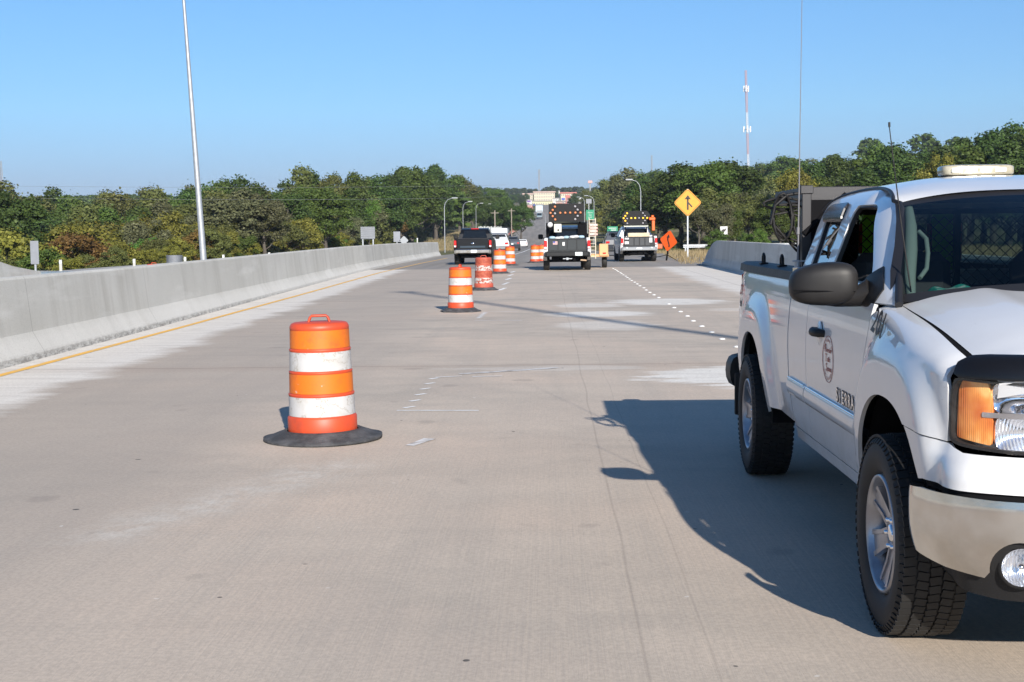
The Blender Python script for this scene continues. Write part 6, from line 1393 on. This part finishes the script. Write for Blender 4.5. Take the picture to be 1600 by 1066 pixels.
grass('dry_grass', (5,40,66,125,lambda x,y: (x > np.interp(y,[66,75,95,100,125],[6.3,7.0,8.0,9.2,7.5]))), 60000, .42, M_dry, 'dry straw coloured grass around the merge sign and beyond the parapet')
grass('green_grass', (8,60,120,170), 30000, .35, M_gg, 'green and straw grass in front of the trees on the right', 5)
grass('meadow_grass', (-60,-11,200,420), 30000, .6, M_dry, 'dry meadow grass left of the hill road', 6)
# ------------------------------------------------------------------ the town on the hill
def tile_block(name, x0px, x1px, ytop, ybot, y, depth, wall, label, roof=None, win=None, rows=3, cols=6, cat='building', extra=None):
    a, b = at(x0px, ytop, y), at(x1px, ybot, y); zt, zb = at((x0px+x1px)/2, ytop, y).z, at((x0px+x1px)/2, ybot, y).z; w = b.x-a.x; cx = (a.x+b.x)/2; h = zt-zb
    r = empty(name, (cx, y, zb), 0, label, cat); m = MB(); m.box((0,depth/2,h/2-2),(w,depth,h+4)); m.build('wall', wall, r)
    m = MB(); m.box((0,depth/2,h+.25),(w+.8,depth+.8,.5)) if roof is None else m.box((0,depth/2,h+.5),(w+1.2,depth+1.2,1.0)); m.build('roof', roof or pbr('roof_grey', (.25,.24,.23), .8), r)
    if win:
        for i in range(rows):
            for j in range(cols): q = MB(); q.box((-w/2+w*(j+.5)/cols, -.06, h*(i+.55)/rows), (w/cols*.45,.12,h/rows*.42)); q.build('window', win, r)
    return r, w, h
M_cr = pbr('cream_wall', (.50,.44,.33), .8); M_yw = pbr('yellow_wall', (.56,.52,.30), .8); M_rr = pbr('red_roof', (.40,.14,.12), .8); M_wn = pbr('far_window', (.16,.17,.18), .4); M_bl = pbr('blue_band', (.06,.10,.38), .6); M_ww = pbr('pale_wall', (.52,.52,.50), .8)
def ground_block(*a, **k): return tile_block(*a, **k)
tile_block('hotel', 834, 867, 301, 315, 1120, 14, M_cr, 'large cream hotel block on the hill above the hill road', roof=pbr('hotel_roof', (.42,.30,.26), .8), win=M_wn, rows=3, cols=9)
tile_block('hotel', 817, 832.5, 304, 313, 1150, 14, M_cr, 'smaller cream block left of the large hotel', roof=pbr('hotel_roof', (.42,.30,.26), .8), win=M_wn, rows=3, cols=5)
r, w, h = tile_block('shop', 830, 862, 315, 322, 900, 14, M_yw, 'long yellow building with a blue band below the hotel', win=M_wn, rows=1, cols=9); m = MB(); m.box((-w*.2,-.3,h*.12),(w*.45,.3,h*.22)); m.build('blue_band', M_bl, r)
r, w, h = tile_block('shop', 822, 831, 313, 319, 880, 9, M_ww, 'small pale shop with a purple sign left of the yellow building'); m = MB(); m.box((0,-.3,h*.7),(w*.6,.3,h*.35)); m.build('shop_sign', pbr('purple_sign', (.14,.05,.28), .6), r)
tile_block('shop', 824, 832, 320.5, 327, 700, 8, M_rr, 'low red and white building beside the top of the hill road', win=M_ww, rows=2, cols=3)
tile_block('shop', 837, 848, 320.5, 328, 690, 4, pbr('pale_blue_board', (.42,.50,.54), .6), 'pale blue grey board low beside the hill road')
tile_block('shop', 876, 900, 302.5, 308, 1050, 10, M_cr, 'long cream building with a red roof right of the hotel', roof=M_rr, win=M_wn, rows=1, cols=8)
tile_block('shop', 864, 874, 310.5, 315.5, 980, 8, M_ww, 'small white building between the two cream blocks', win=M_wn, rows=1, cols=3)
tile_block('shop', 884, 892, 307, 311, 950, 8, M_rr, 'little red building in front of the long cream one')
tile_block('shop', 890, 898, 311, 313.5, 900, 8, pbr('blue_wall', (.08,.22,.42), .6), 'small blue fronted building above the nearer arrow board')
tile_block('shop', 869, 884, 315, 318.5, 860, 8, pbr('brick_wall', (.26,.13,.10), .8), 'brownish brick building above the nearer arrow board', win=M_ww, rows=1, cols=5)
tile_block('shop', 896, 912, 318.5, 321, 800, 8, pbr('tan_wall', (.42,.30,.20), .8), 'tan low building right of the nearer arrow board', win=M_wn, rows=1, cols=5)
r, w, h = tile_block('chimney_tower', 873, 874.6, 299, 303, 1060, 2, M_ww, 'small pale tower rising beside the long cream building', cat='tower')
def far_sign(px, pt, pb, y, w, h, mat, label):
    c = at(px, pt, y); b = at(px, pb, y); r = empty('roadside_sign', (c.x, y, b.z), 0, label, 'sign'); m = MB(); m.box((0,0,(c.z-b.z)/2),(.6,.6,c.z-b.z)); m.build('post', M_galvd, r); m = MB(); m.box((0,-.4,c.z-b.z-h/2),(w,.5,h),bev=.1); m.build('sign_board', mat, r)
far_sign(922, 282.5, 322, 600, 1.9, 1.1, pbr('pink_sign', (.52,.28,.26), .6), 'tall pole with a small pink sign above the trees near the green sign')
far_sign(887, 305, 320, 900, 3, 2, M_rr, 'little red sign on a pole in the town')
far_sign(905, 309, 322, 820, 2.4, 1.6, M_ww, 'little white sign on a pole in the town')
far_sign(880, 309.5, 318, 860, 2.2, 1.4, M_bl, 'little blue sign on a pole in the town')
gg = random.Random(9)
cols_ = [(M_ww,'white'),(M_rr,'red'),(M_dpaint,'dark'),(M_spaint,'grey'),(M_bl,'blue')]
for k in range(26):
    y = gg.uniform(640,960); px = gg.uniform(826,915); x = (px-858)/CF*y
    if -7.5 < x < 3: continue
    mt, cn = gg.choice(cols_); z = tz(x,y)
    m = MB(); m.box((0,0,.6),(1.8,4.2,.75),bev=.15); m.box((0,.2,1.2),(1.5,2.2,.6),bev=.2); o = m.build('parked_car', mt); o.location = (x,y,z); tag(o, f'tiny {cn} car parked in the far town', 'car', f'tiny {cn} cars parked in the far town')
    ww = MB(); ww.box((0,-.92,1.25),(1.2,.05,.4)); ww.build('rear_window', M_win, o)
for k in range(34):
    y = gg.uniform(620,1250); px = gg.uniform(800,935); x = (px-858)/CF*y
    if -14 < x < 6: continue
    h = gg.uniform(4,8); i = gg.randrange(3); r = empty('tree', (x,y,tz(x,y)), gg.uniform(0,6), 'small dark tree scattered among the far town buildings', 'tree', 'small trees among the town buildings'); r.scale = (h*1.3,h*1.3,h); link('crown', crown_for('round', i, 'dark green'), r); link('trunk', VAR['round'][i][1], r)
# far work zone beside the hill road: drums, message board, pale fence
for k, (px, y) in enumerate(((797,330),(800,340),(803,352),(806,364),(800.5,300),(808,376),(810,390),(805,330))):
    p = onroad(px, y); p.x -= 1.2; drum(p, 0, 'faint drum in the cluster beside the far motorhome', (M_orb,M_wh,M_orb), .42, full=False, group='drums by the far motorhome')
p = onroad(798, 310); m = MB(); m.box((0,0,2.2),(2.0,.4,1.5),bev=.05); m.box((0,0,.9),(.3,.3,1.8)); m.box((0,0,.3),(1.4,1.6,.3)); o = m.build('message_board', M_ww); o.location = p+Vector((-1.2,0,0)); tag(o, 'white portable message board above the faint far drums', 'message board')
a, b = at(747, 341, 240), at(784, 345, 260); r = empty('fence', (a.x, a.y, tz(a.x,a.y)), 0, 'pale corrugated fence left of the box truck, below the arm lamps', 'fence'); n = 14
for k in range(n): m = MB(); t0 = k/n; q = (b-a)*(k+.5)/n; m.box((q.x,q.y,1.9),((b.x-a.x)/n*.96,.06,3.8+.2*(k%2))); m.build('fence_panel', pbr('fence_grey', (.36,.38,.38), .7), r)
for px, pt, y, lab in ((773,329,270,'wooden pole beside the pale fence'),(799,326,300,'wooden pole in front of the far meadow trees')):
    c = at(px, pt, y); z0 = tz(c.x,y); r = empty('utility_pole', (c.x,y,z0), 0, lab, 'utility pole'); m = MB(); m.tube([(0,0,0),(0,0,c.z-z0)], .13, 8); m.build('pole', pbr('weathered_wood', (.22,.19,.16), .9), r); m = MB(); m.box((0,0,c.z-z0-.5),(1.6,.12,.12)); m.build('crossarm', pbr('weathered_wood', (.22,.19,.16), .9), r)
c = at(780, 333, 250); m = MB(); m.box((0,0,1.6),(.8,.8,3.2),bev=.1); m.box((0,-.42,.6),(.7,.05,1.0)); o = m.build('silo', pbr('dark_blue_silo', (.05,.07,.12), .6)); o.location = (c.x,250,tz(c.x,250)); tag(o, 'dark boxy tank standing before the far meadow trees', 'tank')
# ------------------------------------------------------------------ air
hz = MB(); hz.box((0, 1300, 60), (3400, 3800, 150)); ho = hz.build('haze', None); tag(ho, kind='stuff')
hm = bpy.data.materials.new('haze_air'); hm.use_nodes = True; t = hm.node_tree; t.nodes.clear(); o_ = t.nodes.new('ShaderNodeOutputMaterial'); v_ = t.nodes.new('ShaderNodeVolumePrincipled')
v_.inputs['Color'].default_value = (.80,.88,1,1); v_.inputs['Density'].default_value = .00015; v_.inputs['Anisotropy'].default_value = .2; t.links.new(v_.outputs[0], o_.inputs[1]); ho.data.materials.clear(); ho.data.materials.append(hm)
